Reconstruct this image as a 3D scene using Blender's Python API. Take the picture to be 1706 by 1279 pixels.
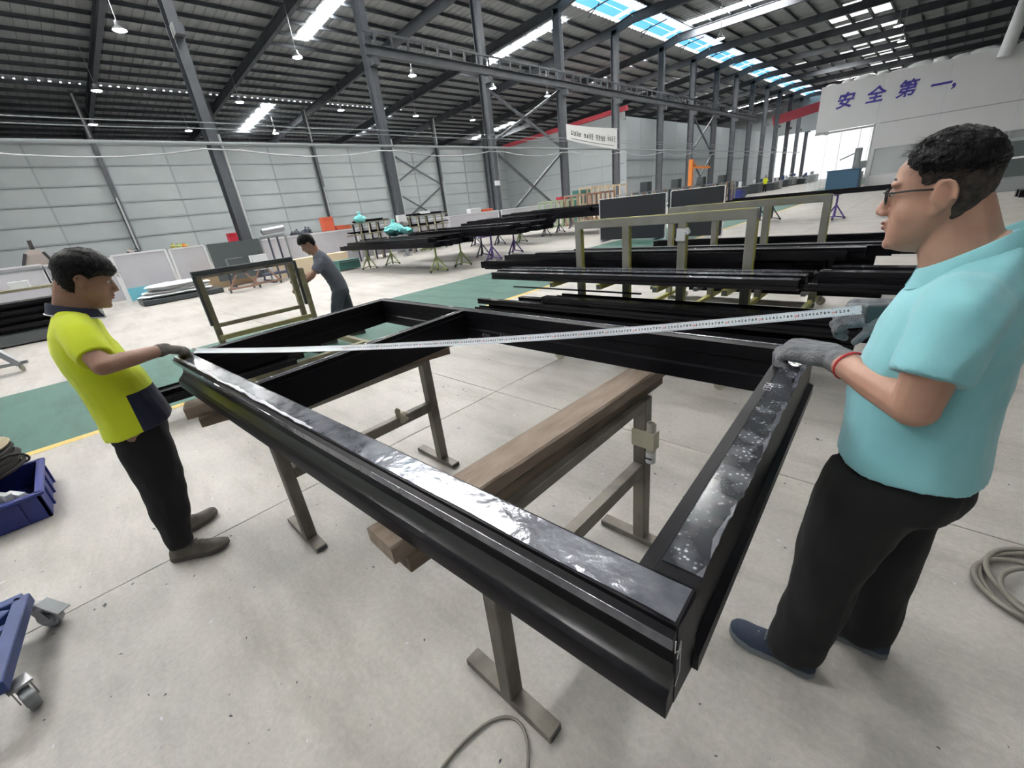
import bpy, bmesh, math, random
from mathutils import Vector, Matrix, Quaternion
random.seed(7)
for o in list(bpy.data.objects):
    bpy.data.objects.remove(o)
scene = bpy.context.scene
COL = scene.collection
PI = math.pi

# ------------------------------------------------------------------ camera
F_PX, CAM_H = 700.0, 1.62
YAW, PITCH, ROLL = math.radians(-45.677), math.radians(22.735), math.radians(-6.703)
_f = Vector((math.sin(YAW) * math.cos(PITCH), math.cos(YAW) * math.cos(PITCH), -math.sin(PITCH)))
_r0 = Vector((math.cos(YAW), -math.sin(YAW), 0)); _u0 = _r0.cross(_f)
CR = _r0 * math.cos(ROLL) + _u0 * math.sin(ROLL)
CU = -_r0 * math.sin(ROLL) + _u0 * math.cos(ROLL)
CF = _f
CAM = Vector((0, 0, CAM_H))
cam_d = bpy.data.cameras.new('camera'); cam = bpy.data.objects.new('camera', cam_d); COL.objects.link(cam)
cam_d.sensor_fit = 'HORIZONTAL'; cam_d.sensor_width = 36.0; cam_d.lens = F_PX / 1706.0 * 36.0
cam_d.clip_start = 0.05; cam_d.clip_end = 400
cam.matrix_world = Matrix(((CR.x, CU.x, -CF.x, CAM.x), (CR.y, CU.y, -CF.y, CAM.y), (CR.z, CU.z, -CF.z, CAM.z), (0, 0, 0, 1)))
scene.camera = cam

# ------------------------------------------------------------------ world, exposure
SKY = 1.05          # overcast daylight seen and let in through the hall's open ends
STRIP_E = 42.0      # translucent roof sheets lit by the sky
RIDGE_E = 0.70      # ridge light
LAMP_E = 300.0       # hanging high-bay lamps
world = bpy.data.worlds.new('world'); scene.world = world; world.use_nodes = True
bgn = world.node_tree.nodes['Background']
bgn.inputs[0].default_value = (1.0, 1.0, 1.0, 1); bgn.inputs[1].default_value = SKY
scene.view_settings.view_transform = 'Standard'; scene.view_settings.look = 'None'
scene.view_settings.exposure = 0.56; scene.view_settings.gamma = 1.0; scene.view_settings.use_curve_mapping = False

cy = scene.cycles
cy.max_bounces = 6; cy.diffuse_bounces = 3; cy.glossy_bounces = 3; cy.transmission_bounces = 2; cy.transparent_max_bounces = 10
cy.caustics_reflective = False; cy.caustics_refractive = False; cy.sample_clamp_indirect = 6.0
cy.use_adaptive_sampling = True; cy.adaptive_threshold = 0.03; cy.use_denoising = True; cy.use_light_tree = False

# ------------------------------------------------------------------ measuring helpers (metres)
def ray(x, y):
    return CR * (x - 853) + CU * (640 - y) + CF * F_PX
def P(x, y, X=None, Y=None, Z=None):
    d = ray(x, y)
    if X is not None: t = X / d.x
    elif Y is not None: t = Y / d.y
    else: t = (Z - CAM_H) / d.z
    return CAM + d * t

# ------------------------------------------------------------------ materials
MAT = {}
def mat(name, col, rough=0.5, metal=0.0, col2=None, scale=8.0, bump=0.0, bscale=40.0, coat=0.0, emit=0.0,
        alpha=1.0, trans=0.0, spec=0.5, stretch=None, sheen=0.0, detail=4.0, lo=0.35, hi=0.65, rough2=None, sss=0.0):
    if name in MAT: return MAT[name]
    m = bpy.data.materials.new(name); m.use_nodes = True; MAT[name] = m
    nt = m.node_tree; N = nt.nodes; L = nt.links; b = N['Principled BSDF']
    def c4(c): return (c[0], c[1], c[2], 1)
    b.inputs['Base Color'].default_value = c4(col); b.inputs['Roughness'].default_value = rough
    b.inputs['Metallic'].default_value = metal; b.inputs['Coat Weight'].default_value = coat
    b.inputs['Specular IOR Level'].default_value = spec
    b.inputs['Transmission Weight'].default_value = trans; b.inputs['Alpha'].default_value = alpha
    if sheen: b.inputs['Sheen Weight'].default_value = sheen
    if sss:
        b.inputs['Subsurface Weight'].default_value = sss; b.inputs['Subsurface Radius'].default_value = (0.012, 0.005, 0.003)
        b.inputs['Subsurface Scale'].default_value = 1.0
    if emit:
        b.inputs['Emission Color'].default_value = c4(col); b.inputs['Emission Strength'].default_value = emit
    tc = N.new('ShaderNodeTexCoord'); mp = N.new('ShaderNodeMapping'); L.new(tc.outputs['Object'], mp.inputs[0])
    if stretch: mp.inputs['Scale'].default_value = stretch
    if col2 is not None:
        n = N.new('ShaderNodeTexNoise'); n.inputs['Scale'].default_value = scale; n.inputs['Detail'].default_value = detail
        L.new(mp.outputs[0], n.inputs['Vector'])
        r = N.new('ShaderNodeValToRGB'); r.color_ramp.elements[0].position = lo; r.color_ramp.elements[1].position = hi
        r.color_ramp.elements[0].color = c4(col); r.color_ramp.elements[1].color = c4(col2)
        L.new(n.outputs['Fac'], r.inputs[0]); L.new(r.outputs[0], b.inputs['Base Color'])
        if rough2 is not None:
            mr = N.new('ShaderNodeMapRange'); mr.inputs[1].default_value = lo; mr.inputs[2].default_value = hi
            mr.inputs[3].default_value = rough; mr.inputs[4].default_value = rough2
            L.new(n.outputs['Fac'], mr.inputs[0]); L.new(mr.outputs[0], b.inputs['Roughness'])
    if bump:
        n2 = N.new('ShaderNodeTexNoise'); n2.inputs['Scale'].default_value = bscale; n2.inputs['Detail'].default_value = 3
        L.new(mp.outputs[0], n2.inputs['Vector'])
        bp = N.new('ShaderNodeBump'); bp.inputs['Strength'].default_value = bump; bp.inputs['Distance'].default_value = 0.01
        L.new(n2.outputs['Fac'], bp.inputs['Height']); L.new(bp.outputs[0], b.inputs['Normal'])
    return m

def concrete_mat(name, base, dark, light, rough, spots=True, spec=0.5):
    m = bpy.data.materials.new(name); m.use_nodes = True; MAT[name] = m
    nt = m.node_tree; N = nt.nodes; L = nt.links; b = N['Principled BSDF']; b.inputs['Specular IOR Level'].default_value = spec
    g = N.new('ShaderNodeNewGeometry')
    def noise(scale, det, rough_=0.55, stretch=None):
        n = N.new('ShaderNodeTexNoise'); n.inputs['Scale'].default_value = scale; n.inputs['Detail'].default_value = det
        n.inputs['Roughness'].default_value = rough_
        if stretch:
            mp = N.new('ShaderNodeMapping'); mp.inputs['Scale'].default_value = stretch
            L.new(g.outputs['Position'], mp.inputs[0]); L.new(mp.outputs[0], n.inputs['Vector'])
        else: L.new(g.outputs['Position'], n.inputs['Vector'])
        return n
    def ramp(n, a, c, ca, cc):
        r = N.new('ShaderNodeValToRGB'); r.color_ramp.elements[0].position = a; r.color_ramp.elements[1].position = c
        r.color_ramp.elements[0].color = ca; r.color_ramp.elements[1].color = cc
        L.new(n.outputs['Fac'], r.inputs[0]); return r
    def mix(a, c, f, mode='MIX'):
        x = N.new('ShaderNodeMix'); x.data_type = 'RGBA'; x.blend_type = mode
        if hasattr(f, 'is_linked') or hasattr(f, 'links'): L.new(f, x.inputs[0])
        else: x.inputs[0].default_value = f
        L.new(a, x.inputs[6]); L.new(c, x.inputs[7]); return x.outputs[2]
    n1 = noise(0.75, 7, 0.6); r1 = ramp(n1, 0.32, 0.70, (*dark, 1), (*base, 1))
    n2 = noise(3.1, 6, 0.65); r2 = ramp(n2, 0.38, 0.72, (*base, 1), (*light, 1))
    c = mix(r1.outputs[0], r2.outputs[0], 0.42)
    n3 = noise(45, 5, 0.75); r3 = ramp(n3, 0.33, 0.68, (0.72, 0.72, 0.71, 1), (1.10, 1.10, 1.10, 1))
    c = mix(c, r3.outputs[0], 0.55, 'MULTIPLY')
    n4 = noise(1.3, 5, 0.7, (0.5, 2.2, 1)); r4 = ramp(n4, 0.47, 0.66, (1, 1, 1, 1), (0.70, 0.69, 0.67, 1))
    c = mix(c, r4.outputs[0], 0.75, 'MULTIPLY')
    if spots:
        v = N.new('ShaderNodeTexVoronoi'); v.inputs['Scale'].default_value = 13; L.new(g.outputs['Position'], v.inputs['Vector'])
        r5 = N.new('ShaderNodeValToRGB'); r5.color_ramp.elements[0].position = 0.03; r5.color_ramp.elements[1].position = 0.075
        r5.color_ramp.elements[0].color = (0.25, 0.24, 0.22, 1); r5.color_ramp.elements[1].color = (1, 1, 1, 1)
        L.new(v.outputs['Distance'], r5.inputs[0])
        n6 = noise(1.7, 3); r6 = ramp(n6, 0.50, 0.62, (0, 0, 0, 1), (1, 1, 1, 1))
        c2 = mix(c, r5.outputs[0], 0.8, 'MULTIPLY')
        c = mix(c, c2, r6.outputs[0])
    L.new(c, b.inputs['Base Color'])
    mr = N.new('ShaderNodeMapRange'); mr.inputs[3].default_value = rough - 0.12; mr.inputs[4].default_value = rough + 0.14
    L.new(n2.outputs['Fac'], mr.inputs[0]); L.new(mr.outputs[0], b.inputs['Roughness'])
    bp = N.new('ShaderNodeBump'); bp.inputs['Strength'].default_value = 0.18; bp.inputs['Distance'].default_value = 0.004
    L.new(n3.outputs['Fac'], bp.inputs['Height']); L.new(bp.outputs[0], b.inputs['Normal'])
    return m

concrete_mat('concrete', (0.52, 0.495, 0.46), (0.30, 0.285, 0.265), (0.70, 0.675, 0.63), 0.42)
concrete_mat('green_paint', (0.085, 0.185, 0.155), (0.065, 0.145, 0.122), (0.125, 0.235, 0.205), 0.55, spots=False, spec=0.2)
concrete_mat('yellow_paint', (0.80, 0.55, 0.12), (0.66, 0.44, 0.10), (0.85, 0.66, 0.25), 0.5, spots=False)
mat('joint', (0.13, 0.125, 0.12), 0.9)
mat('black_alu', (0.005, 0.005, 0.007), 0.34, 0.0, (0.009, 0.008, 0.011), 3, spec=0.12, bump=0.02, bscale=12)
mat('black_alu_gloss', (0.006, 0.006, 0.008), 0.22, 0.0, (0.011, 0.010, 0.013), 2, spec=0.25, stretch=(0.3, 1, 1), bump=0.05, bscale=9)
mat('dark_film', (0.05, 0.055, 0.07), 0.17, 0.0, (0.13, 0.14, 0.165), 9, spec=0.9, coat=0.6, bump=0.10, bscale=26, detail=7)
def film_mat(name):
    m = bpy.data.materials.new(name); m.use_nodes = True; MAT[name] = m; N = m.node_tree.nodes; L = m.node_tree.links; b = N['Principled BSDF']
    g = N.new('ShaderNodeNewGeometry'); v = N.new('ShaderNodeTexVoronoi'); v.inputs['Scale'].default_value = 95; L.new(g.outputs['Position'], v.inputs['Vector'])
    r = N.new('ShaderNodeValToRGB'); r.color_ramp.elements[0].position = .16; r.color_ramp.elements[1].position = .34; r.color_ramp.elements[0].color = (1, 1, 1, 1); r.color_ramp.elements[1].color = (0, 0, 0, 1); L.new(v.outputs['Distance'], r.inputs[0])
    n = N.new('ShaderNodeTexNoise'); n.inputs['Scale'].default_value = 16; n.inputs['Detail'].default_value = 6; L.new(g.outputs['Position'], n.inputs['Vector'])
    r2 = N.new('ShaderNodeValToRGB'); r2.color_ramp.elements[0].position = .46; r2.color_ramp.elements[1].position = .62; L.new(n.outputs['Fac'], r2.inputs[0])
    mu = N.new('ShaderNodeMath'); mu.operation = 'MULTIPLY'; L.new(r.outputs[0], mu.inputs[0]); L.new(r2.outputs[0], mu.inputs[1])
    ad = N.new('ShaderNodeMath'); ad.operation = 'MULTIPLY_ADD'; ad.inputs[1].default_value = .16; L.new(r2.outputs[0], ad.inputs[0]); L.new(mu.outputs[0], ad.inputs[2])
    mx = N.new('ShaderNodeMix'); mx.data_type = 'RGBA'; mx.inputs[6].default_value = (.028, .030, .038, 1); mx.inputs[7].default_value = (.42, .44, .49, 1); L.new(ad.outputs[0], mx.inputs[0]); L.new(mx.outputs[2], b.inputs['Base Color'])
    b.inputs['Roughness'].default_value = .16; b.inputs['Specular IOR Level'].default_value = .75
    bp = N.new('ShaderNodeBump'); bp.inputs['Strength'].default_value = .25; bp.inputs['Distance'].default_value = .002; L.new(mu.outputs[0], bp.inputs['Height']); L.new(bp.outputs[0], b.inputs['Normal'])
del MAT['dark_film']; film_mat('dark_film')
mat('bead_gloss', (0.016, 0.016, 0.014), 0.24, spec=0.45)
mat('film_specks', (0.62, 0.64, 0.68), 0.35)
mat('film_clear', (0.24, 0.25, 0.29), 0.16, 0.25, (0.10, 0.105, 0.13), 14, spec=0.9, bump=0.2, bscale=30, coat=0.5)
mat('cut_alu', (0.72, 0.72, 0.75), 0.3, 0.6)
mat('steel_brown', (0.235, 0.215, 0.185), 0.46, 0.35, (0.115, 0.10, 0.088), 7, bump=0.06, bscale=30, stretch=(1, 1, 0.5), lo=0.42, hi=0.7)
mat('weathered_wood', (0.36, 0.285, 0.23), 0.85, 0.0, (0.225, 0.17, 0.132), 3.0, bump=0.6, bscale=7, stretch=(9, 2.2, 7), detail=10, lo=0.3, hi=0.75)
mat('dark_wood', (0.26, 0.20, 0.15), 0.85, 0.0, (0.13, 0.10, 0.075), 3.0, bump=0.7, bscale=5, stretch=(14, 1.4, 10), detail=8)
mat('column_steel', (0.105, 0.115, 0.13), 0.55, 0.1, (0.075, 0.083, 0.095), 1.5)
mat('rafter_steel', (0.085, 0.095, 0.11), 0.55, 0.1, (0.065, 0.072, 0.085), 1.5)
mat('pipe_white', (0.50, 0.52, 0.53), 0.4)
mat('roof_sheet', (0.36, 0.38, 0.39), 0.5, 0.2, (0.30, 0.32, 0.33), 0.7)
mat('wall_panel', (0.42, 0.46, 0.475), 0.5, 0.0, (0.375, 0.415, 0.43), 0.3)
mat('girt', (0.30, 0.33, 0.345), 0.5)
mat('white_board', (0.54, 0.54, 0.58), 0.5, 0.0, (0.49, 0.48, 0.53), 1.2)
mat('white_wall', (0.74, 0.74, 0.76), 0.55, 0.0, (0.70, 0.70, 0.72), 0.5)
mat('red_trim', (0.62, 0.07, 0.10), 0.5)
mat('sign_blue', (0.045, 0.03, 0.32), 0.5)
mat('banner', (0.80, 0.80, 0.80), 0.6)
mat('banner_ink', (0.10, 0.10, 0.11), 0.6)
mat('strip_light', (1.0, 0.985, 0.955), 0.6, emit=STRIP_E)
mat('ridge_blue', (0.16, 0.62, 0.92), 0.4, emit=RIDGE_E * 0.9)
mat('ridge_white', (0.74, 0.82, 1.0), 0.4, emit=RIDGE_E)
mat('roof_patch', (0.95, 0.94, 0.93), 0.6, emit=0.75)
mat('lamp_glow', (1.0, 0.99, 0.97), 0.4, emit=LAMP_E)
mat('lamp_shell', (0.55, 0.57, 0.6), 0.3, 0.6)
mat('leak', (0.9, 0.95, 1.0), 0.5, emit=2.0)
mat('skin_tan', (0.58, 0.345, 0.255), 0.46, 0.0, (0.52, 0.285, 0.205), 14, bump=0.05, bscale=160)
mat('skin_arm', (0.46, 0.27, 0.195), 0.5, 0.0, (0.40, 0.22, 0.155), 12, bump=0.05, bscale=160)
mat('lip', (0.36, 0.13, 0.115), 0.45)
mat('hair_black', (0.008, 0.007, 0.008), 0.42, bump=0.8, bscale=90, stretch=(1, 1, 0.25), spec=0.2)
mat('hair_short', (0.075, 0.055, 0.046), 0.7, 0.0, (0.02, 0.016, 0.015), 60, bump=0.4, bscale=260)
mat('eye_white', (0.62, 0.60, 0.57), 0.3)
mat('eye_dark', (0.015, 0.01, 0.008), 0.2)
mat('cyan_fabric', (0.31, 0.70, 0.77), 0.85, 0.0, (0.275, 0.65, 0.72), 5, bump=0.12, bscale=700, sheen=0.3)
mat('lime_fabric', (0.86, 0.98, 0.03), 0.85, 0.0, (0.78, 0.93, 0.025), 5, bump=0.12, bscale=700, sheen=0.2)
mat('navy_fabric', (0.012, 0.016, 0.045), 0.85, sheen=0.1)
mat('black_fabric', (0.006, 0.006, 0.008), 0.85, 0.0, (0.010, 0.010, 0.012), 6)
mat('grey_tee', (0.135, 0.150, 0.185), 0.9, 0.0, (0.11, 0.122, 0.152), 6)
mat('jean_dark', (0.062, 0.078, 0.100), 0.9, 0.0, (0.045, 0.058, 0.076), 6)
mat('glove_grey', (0.33, 0.335, 0.36), 0.95, 0.0, (0.21, 0.213, 0.235), 30, bump=0.9, bscale=150, stretch=(1, 3, 1))
mat('glove_brown', (0.27, 0.245, 0.225), 0.95, 0.0, (0.18, 0.16, 0.15), 26, bump=0.8, bscale=200)
mat('cuff_red', (0.55, 0.045, 0.05), 0.9)
mat('shoe_blue', (0.040, 0.058, 0.10), 0.8, 0.0, (0.025, 0.034, 0.06), 20, bump=0.4, bscale=260)
mat('shoe_sole', (0.16, 0.18, 0.20), 0.8)
mat('shoe_taupe', (0.20, 0.18, 0.155), 0.85, 0.0, (0.14, 0.125, 0.11), 20, bump=0.5, bscale=180)
mat('sole_dark', (0.10, 0.09, 0.08), 0.85)
mat('shoe_dark', (0.05, 0.055, 0.05), 0.85)
mat('glasses_black', (0.01, 0.01, 0.012), 0.3)
mat('lens', (0.9, 0.93, 0.95), 0.03, alpha=0.16)
mat('tape_white', (0.86, 0.93, 1.0), 0.35, spec=0.5)
mat('tape_ink', (0.02, 0.02, 0.025), 0.6)
mat('tape_red', (0.70, 0.25, 0.25), 0.6)
mat('chalk', (0.60, 0.60, 0.63), 0.8)
mat('chalk_dim', (0.20, 0.20, 0.23), 0.8)
mat('yellow_steel', (0.50, 0.47, 0.08), 0.5, 0.0, (0.36, 0.35, 0.13), 9)
mat('grey_yellow_steel', (0.31, 0.305, 0.29), 0.5, 0.1, (0.25, 0.245, 0.21), 5)
mat('dull_yellow', (0.33, 0.32, 0.15), 0.5)
mat('olive_steel', (0.30, 0.29, 0.18), 0.5, 0.2, (0.19, 0.17, 0.12), 6)
mat('green_stand', (0.40, 0.49, 0.20), 0.5)
mat('purple_stand', (0.16, 0.10, 0.38), 0.5)
mat('navy_stand', (0.07, 0.075, 0.12), 0.5)
mat('caster_white', (0.60, 0.58, 0.46), 0.5)
mat('caster_fork', (0.35, 0.35, 0.36), 0.4, 0.7)
mat('blue_paint', (0.035, 0.075, 0.26), 0.45, 0.0, (0.025, 0.05, 0.19), 6)
mat('crate_blue', (0.03, 0.045, 0.24), 0.4)
mat('cable_black', (0.02, 0.016, 0.015), 0.6)
mat('hose_grey', (0.235, 0.22, 0.19), 0.7)
mat('reel_wood', (0.62, 0.54, 0.37), 0.8, 0.0, (0.52, 0.44, 0.29), 6)
mat('white_plastic', (0.78, 0.80, 0.82), 0.4, bump=0.25, bscale=14)
mat('clear_tape', (0.50, 0.47, 0.36), 0.3)
mat('tube_grey', (0.50, 0.48, 0.42), 0.4)
mat('label_white', (0.82, 0.84, 0.86), 0.5)
mat('cardboard', (0.52, 0.38, 0.24), 0.85)
mat('beige_board', (0.68, 0.56, 0.40), 0.85)
mat('tan_paper', (0.70, 0.61, 0.44), 0.85)
mat('teal_sheet', (0.16, 0.50, 0.62), 0.5)
mat('teal_plastic', (0.20, 0.66, 0.66), 0.35, bump=0.6, bscale=20)
mat('red_box', (0.50, 0.02, 0.045), 0.5)
mat('orange_red', (0.72, 0.14, 0.07), 0.5)
mat('orange_paint', (0.75, 0.24, 0.04), 0.5)
mat('dark_panel', (0.10, 0.115, 0.12), 0.28)
mat('black_panel', (0.008, 0.010, 0.016), 0.55)
mat('white_edge', (0.80, 0.80, 0.82), 0.5)
mat('grey_metal', (0.38, 0.40, 0.42), 0.35, 0.6)
mat('pale_green', (0.48, 0.60, 0.42), 0.6)
mat('crate_wood', (0.50, 0.36, 0.27), 0.85)
mat('rust_wood', (0.36, 0.22, 0.17), 0.85)
mat('dark_green', (0.05, 0.17, 0.15), 0.5)
mat('pvc', (0.72, 0.75, 0.77), 0.10, alpha=0.22, spec=0.9)
mat('door_glass', (0.75, 0.78, 0.80), 0.08, alpha=0.35)
mat('machine_blue', (0.05, 0.13, 0.22), 0.5)
mat('machine_dark', (0.05, 0.06, 0.065), 0.4)
mat('glass_dark', (0.10, 0.12, 0.125), 0.12)
mat('strip_lines', (0.4, 0.42, 0.44), 0.5)
mat('brush_dark', (0.05, 0.045, 0.045), 0.9)
mat('brush_tan', (0.42, 0.36, 0.33), 0.8)

# ------------------------------------------------------------------ mesh builder
ORG = {}
def V(*a): return Vector(a)
def basis(d, up=(0, 0, 1)):
    d = Vector(d).normalized(); up = Vector(up)
    if abs(d.dot(up.normalized())) > 0.98: up = Vector((1, 0, 0)) if abs(d.x) < 0.9 else Vector((0, 1, 0))
    s = d.cross(up).normalized(); u = s.cross(d).normalized()
    return d, s, u
class MB:
    def __init__(self): self.v = []; self.f = []; self.mi = []; self.cur = 0
    def add(self, vs, fs):
        b = len(self.v); self.v += [tuple(x) for x in vs]
        for f in fs: self.f.append([i + b for i in f]); self.mi.append(self.cur)
        return self
    def box(self, c, s, rz=0.0, R=None):
        c = Vector(c); hx, hy, hz = s[0] / 2, s[1] / 2, s[2] / 2
        m = R if R is not None else Matrix.Rotation(rz, 3, 'Z')
        vs = [c + m @ Vector((x * hx, y * hy, z * hz)) for x in (-1, 1) for y in (-1, 1) for z in (-1, 1)]
        return self.add(vs, [(0, 1, 3, 2), (4, 6, 7, 5), (0, 4, 5, 1), (2, 3, 7, 6), (0, 2, 6, 4), (1, 5, 7, 3)])
    def bar(self, p0, p1, w, h, up=(0, 0, 1)):
        p0, p1 = Vector(p0), Vector(p1); d, s, u = basis(p1 - p0, up)
        vs = [p + s * (a * w / 2) + u * (b * h / 2) for p in (p0, p1) for a, b in ((-1, -1), (1, -1), (1, 1), (-1, 1))]
        return self.add(vs, [(3, 2, 1, 0), (4, 5, 6, 7), (0, 1, 5, 4), (1, 2, 6, 5), (2, 3, 7, 6), (3, 0, 4, 7)])
    def sect(self, pts, p0, p1, up=(0, 0, 1), cap=True):
        # pts: closed 2D section (side, up), extruded p0 -> p1
        p0, p1 = Vector(p0), Vector(p1); d, s, u = basis(p1 - p0, up); n = len(pts)
        vs = [p + s * a + u * b for p in (p0, p1) for a, b in pts]
        fs = [(i, (i + 1) % n, n + (i + 1) % n, n + i) for i in range(n)]
        if cap: fs += [tuple(range(n - 1, -1, -1)), tuple(range(n, 2 * n))]
        return self.add(vs, fs)
    def cyl(self, p0, p1, r0, r1=None, n=12, cap=True):
        p0, p1 = Vector(p0), Vector(p1); r1 = r0 if r1 is None else r1; d, s, u = basis(p1 - p0)
        vs = []
        for p, r in ((p0, r0), (p1, r1)):
            for i in range(n):
                a = 2 * PI * i / n; vs.append(p + (s * math.cos(a) + u * math.sin(a)) * r)
        fs = [(i, (i + 1) % n, n + (i + 1) % n, n + i) for i in range(n)]
        if cap: fs += [tuple(range(n - 1, -1, -1)), tuple(range(n, 2 * n))]
        return self.add(vs, fs)
    def tube(self, pts, r, n=8, closed=False, cap=True):
        pts = [Vector(p) for p in pts]; k = len(pts); vs = []; up = None
        for i, p in enumerate(pts):
            a = pts[(i - 1) % k] if (closed or i > 0) else p; b = pts[(i + 1) % k] if (closed or i < k - 1) else p
            d = (b - a)
            d = d.normalized() if d.length > 1e-9 else Vector((1, 0, 0))
            if up is None:
                _, s, up = basis(d)
            else:
                s = d.cross(up)
                s = s.normalized() if s.length > 1e-6 else basis(d)[1]
                up = s.cross(d).normalized()
            rr = r[i] if isinstance(r, (list, tuple)) else r
            for j in range(n):
                t = 2 * PI * j / n; vs.append(p + (s * math.cos(t) + up * math.sin(t)) * rr)
        fs = []
        for i in range(k if closed else k - 1):
            for j in range(n):
                a, b = i * n + j, i * n + (j + 1) % n; c, d2 = ((i + 1) % k) * n + (j + 1) % n, ((i + 1) % k) * n + j
                fs.append((a, b, c, d2))
        if cap and not closed: fs += [tuple(range(n - 1, -1, -1)), tuple(range((k - 1) * n, k * n))]
        return self.add(vs, fs)
    def lathe(self, prof, n=20, M=None):
        vs = []; k = len(prof)
        for r, z in prof:
            for j in range(n):
                t = 2 * PI * j / n; p = Vector((r * math.cos(t), r * math.sin(t), z)); vs.append(M @ p if M is not None else p)
        fs = [(i * n + j, i * n + (j + 1) % n, (i + 1) * n + (j + 1) % n, (i + 1) * n + j) for i in range(k - 1) for j in range(n)]
        fs += [tuple(range(n - 1, -1, -1)), tuple(range((k - 1) * n, k * n))]
        return self.add(vs, fs)
    def rings(self, rings, cap=True):
        n = len(rings[0]); vs = [p for r in rings for p in r]; k = len(rings)
        fs = [(i * n + j, i * n + (j + 1) % n, (i + 1) * n + (j + 1) % n, (i + 1) * n + j) for i in range(k - 1) for j in range(n)]
        if cap: fs += [tuple(range(n - 1, -1, -1)), tuple(range((k - 1) * n, k * n))]
        return self.add(vs, fs)
    def ell(self, c, r, R=None, n=14, m=9):
        c = Vector(c); vs = []; R = R or Matrix.Identity(3)
        for i in range(1, m):
            t = PI * i / m
            for j in range(n):
                a = 2 * PI * j / n
                vs.append(c + R @ Vector((r[0] * math.sin(t) * math.cos(a), r[1] * math.sin(t) * math.sin(a), r[2] * math.cos(t))))
        vs += [c + R @ Vector((0, 0, r[2])), c + R @ Vector((0, 0, -r[2]))]
        k = len(vs); fs = []
        for i in range(m - 2):
            for j in range(n):
                fs.append((i * n + j, (i + 1) * n + j, (i + 1) * n + (j + 1) % n, i * n + (j + 1) % n))
        for j in range(n):
            fs.append((k - 2, j, (j + 1) % n)); fs.append((k - 1, (m - 2) * n + (j + 1) % n, (m - 2) * n + j))
        return self.add(vs, fs)
    def cap2(self, p0, r0, p1, r1, n=12):   # tapered capsule (closed)
        p0, p1 = Vector(p0), Vector(p1); d, s, u = basis(p1 - p0); rg = []
        def ring(c, r): return [c + (s * math.cos(2 * PI * j / n) + u * math.sin(2 * PI * j / n)) * r for j in range(n)]
        for a in (80, 55, 28): rg.append(ring(p0 - d * (r0 * math.sin(math.radians(a))), r0 * math.cos(math.radians(a))))
        rg.append(ring(p0, r0)); rg.append(ring(p1, r1))
        for a in (28, 55, 80): rg.append(ring(p1 + d * (r1 * math.sin(math.radians(a))), r1 * math.cos(math.radians(a))))
        return self.rings(rg)
    def build(self, name, m, parent=None, smooth=None, bevel=0.0, seg=1, link=True):
        off = ORG.get(parent.name, Vector((0, 0, 0))) if parent is not None else Vector((0, 0, 0))
        me = bpy.data.meshes.new(name); me.from_pydata([(x[0] - off.x, x[1] - off.y, x[2] - off.z) for x in self.v], [], self.f)
        ms = m if isinstance(m, (list, tuple)) else [m]
        for q in ms: me.materials.append(MAT[q] if isinstance(q, str) else q)
        if len(ms) > 1: me.polygons.foreach_set('material_index', self.mi)
        me.validate(); me.update()
        if smooth is not None:
            me.polygons.foreach_set('use_smooth', [True] * len(me.polygons))
            try: me.set_sharp_from_angle(angle=math.radians(smooth))
            except Exception: pass
        o = bpy.data.objects.new(name, me); COL.objects.link(o)
        if bevel:
            b = o.modifiers.new('bevel', 'BEVEL'); b.width = bevel; b.segments = seg; b.limit_method = 'ANGLE'; b.angle_limit = math.radians(40)
        if parent is not None:
            o.parent = parent; ORG[o.name] = off
        return o
def tag(o, label=None, cat=None, group=None, kind=None):
    if label: o['label'] = label
    if cat: o['category'] = cat
    if group: o['group'] = group
    if kind: o['kind'] = kind
    return o
def thing(name, label, cat, loc=(0, 0, 0), group=None, kind=None):
    o = bpy.data.objects.new(name, None); COL.objects.link(o); o.location = loc; o.empty_display_size = 0.1
    ORG[o.name] = Vector(loc); return tag(o, label, cat, group, kind)
def copy_tree(o, loc=None, rz=None, parent=None, label=None):
    c = o.copy(); COL.objects.link(c); c.parent = parent
    if parent is None:
        if loc is not None: c.location = loc
        if rz is not None: c.rotation_euler = (0, 0, rz)
        if label: c['label'] = label
    for ch in list(o.children): copy_tree(ch, parent=c)
    return c
def piece(name, mesh, m, parent, loc):      # an instance sharing mesh data, child of parent
    o = bpy.data.objects.new(name, mesh); COL.objects.link(o); o.parent = parent
    off = ORG.get(parent.name, Vector((0, 0, 0))); o.location = Vector(loc) - off
    return o
def eval_mesh(o):        # evaluated mesh of one unlinked object, computed in a scratch scene (removed again)
    sc2 = bpy.data.scenes.new('scratch'); sc2.collection.objects.link(o)
    vl = sc2.view_layers[0]; vl.update(); dg = vl.depsgraph; me = bpy.data.meshes.new_from_object(o.evaluated_get(dg))
    bpy.data.scenes.remove(sc2); return me
def text_mesh(s, size, extrude=0.0, bold=0.0, shear=0.0, align='LEFT', spacing=1.0):
    cu = bpy.data.curves.new('txt', 'FONT'); cu.body = s; cu.size = size; cu.extrude = extrude; cu.offset = bold; cu.shear = shear
    cu.align_x = align; cu.space_character = spacing; cu.resolution_u = 2
    o = bpy.data.objects.new('txt', cu); me = eval_mesh(o)
    vs = [v.co.copy() for v in me.vertices]; fs = [list(p.vertices) for p in me.polygons]
    bpy.data.objects.remove(o); bpy.data.curves.remove(cu); bpy.data.meshes.remove(me)
    return vs, fs
def rnd(a, b): return random.uniform(a, b)
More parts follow.
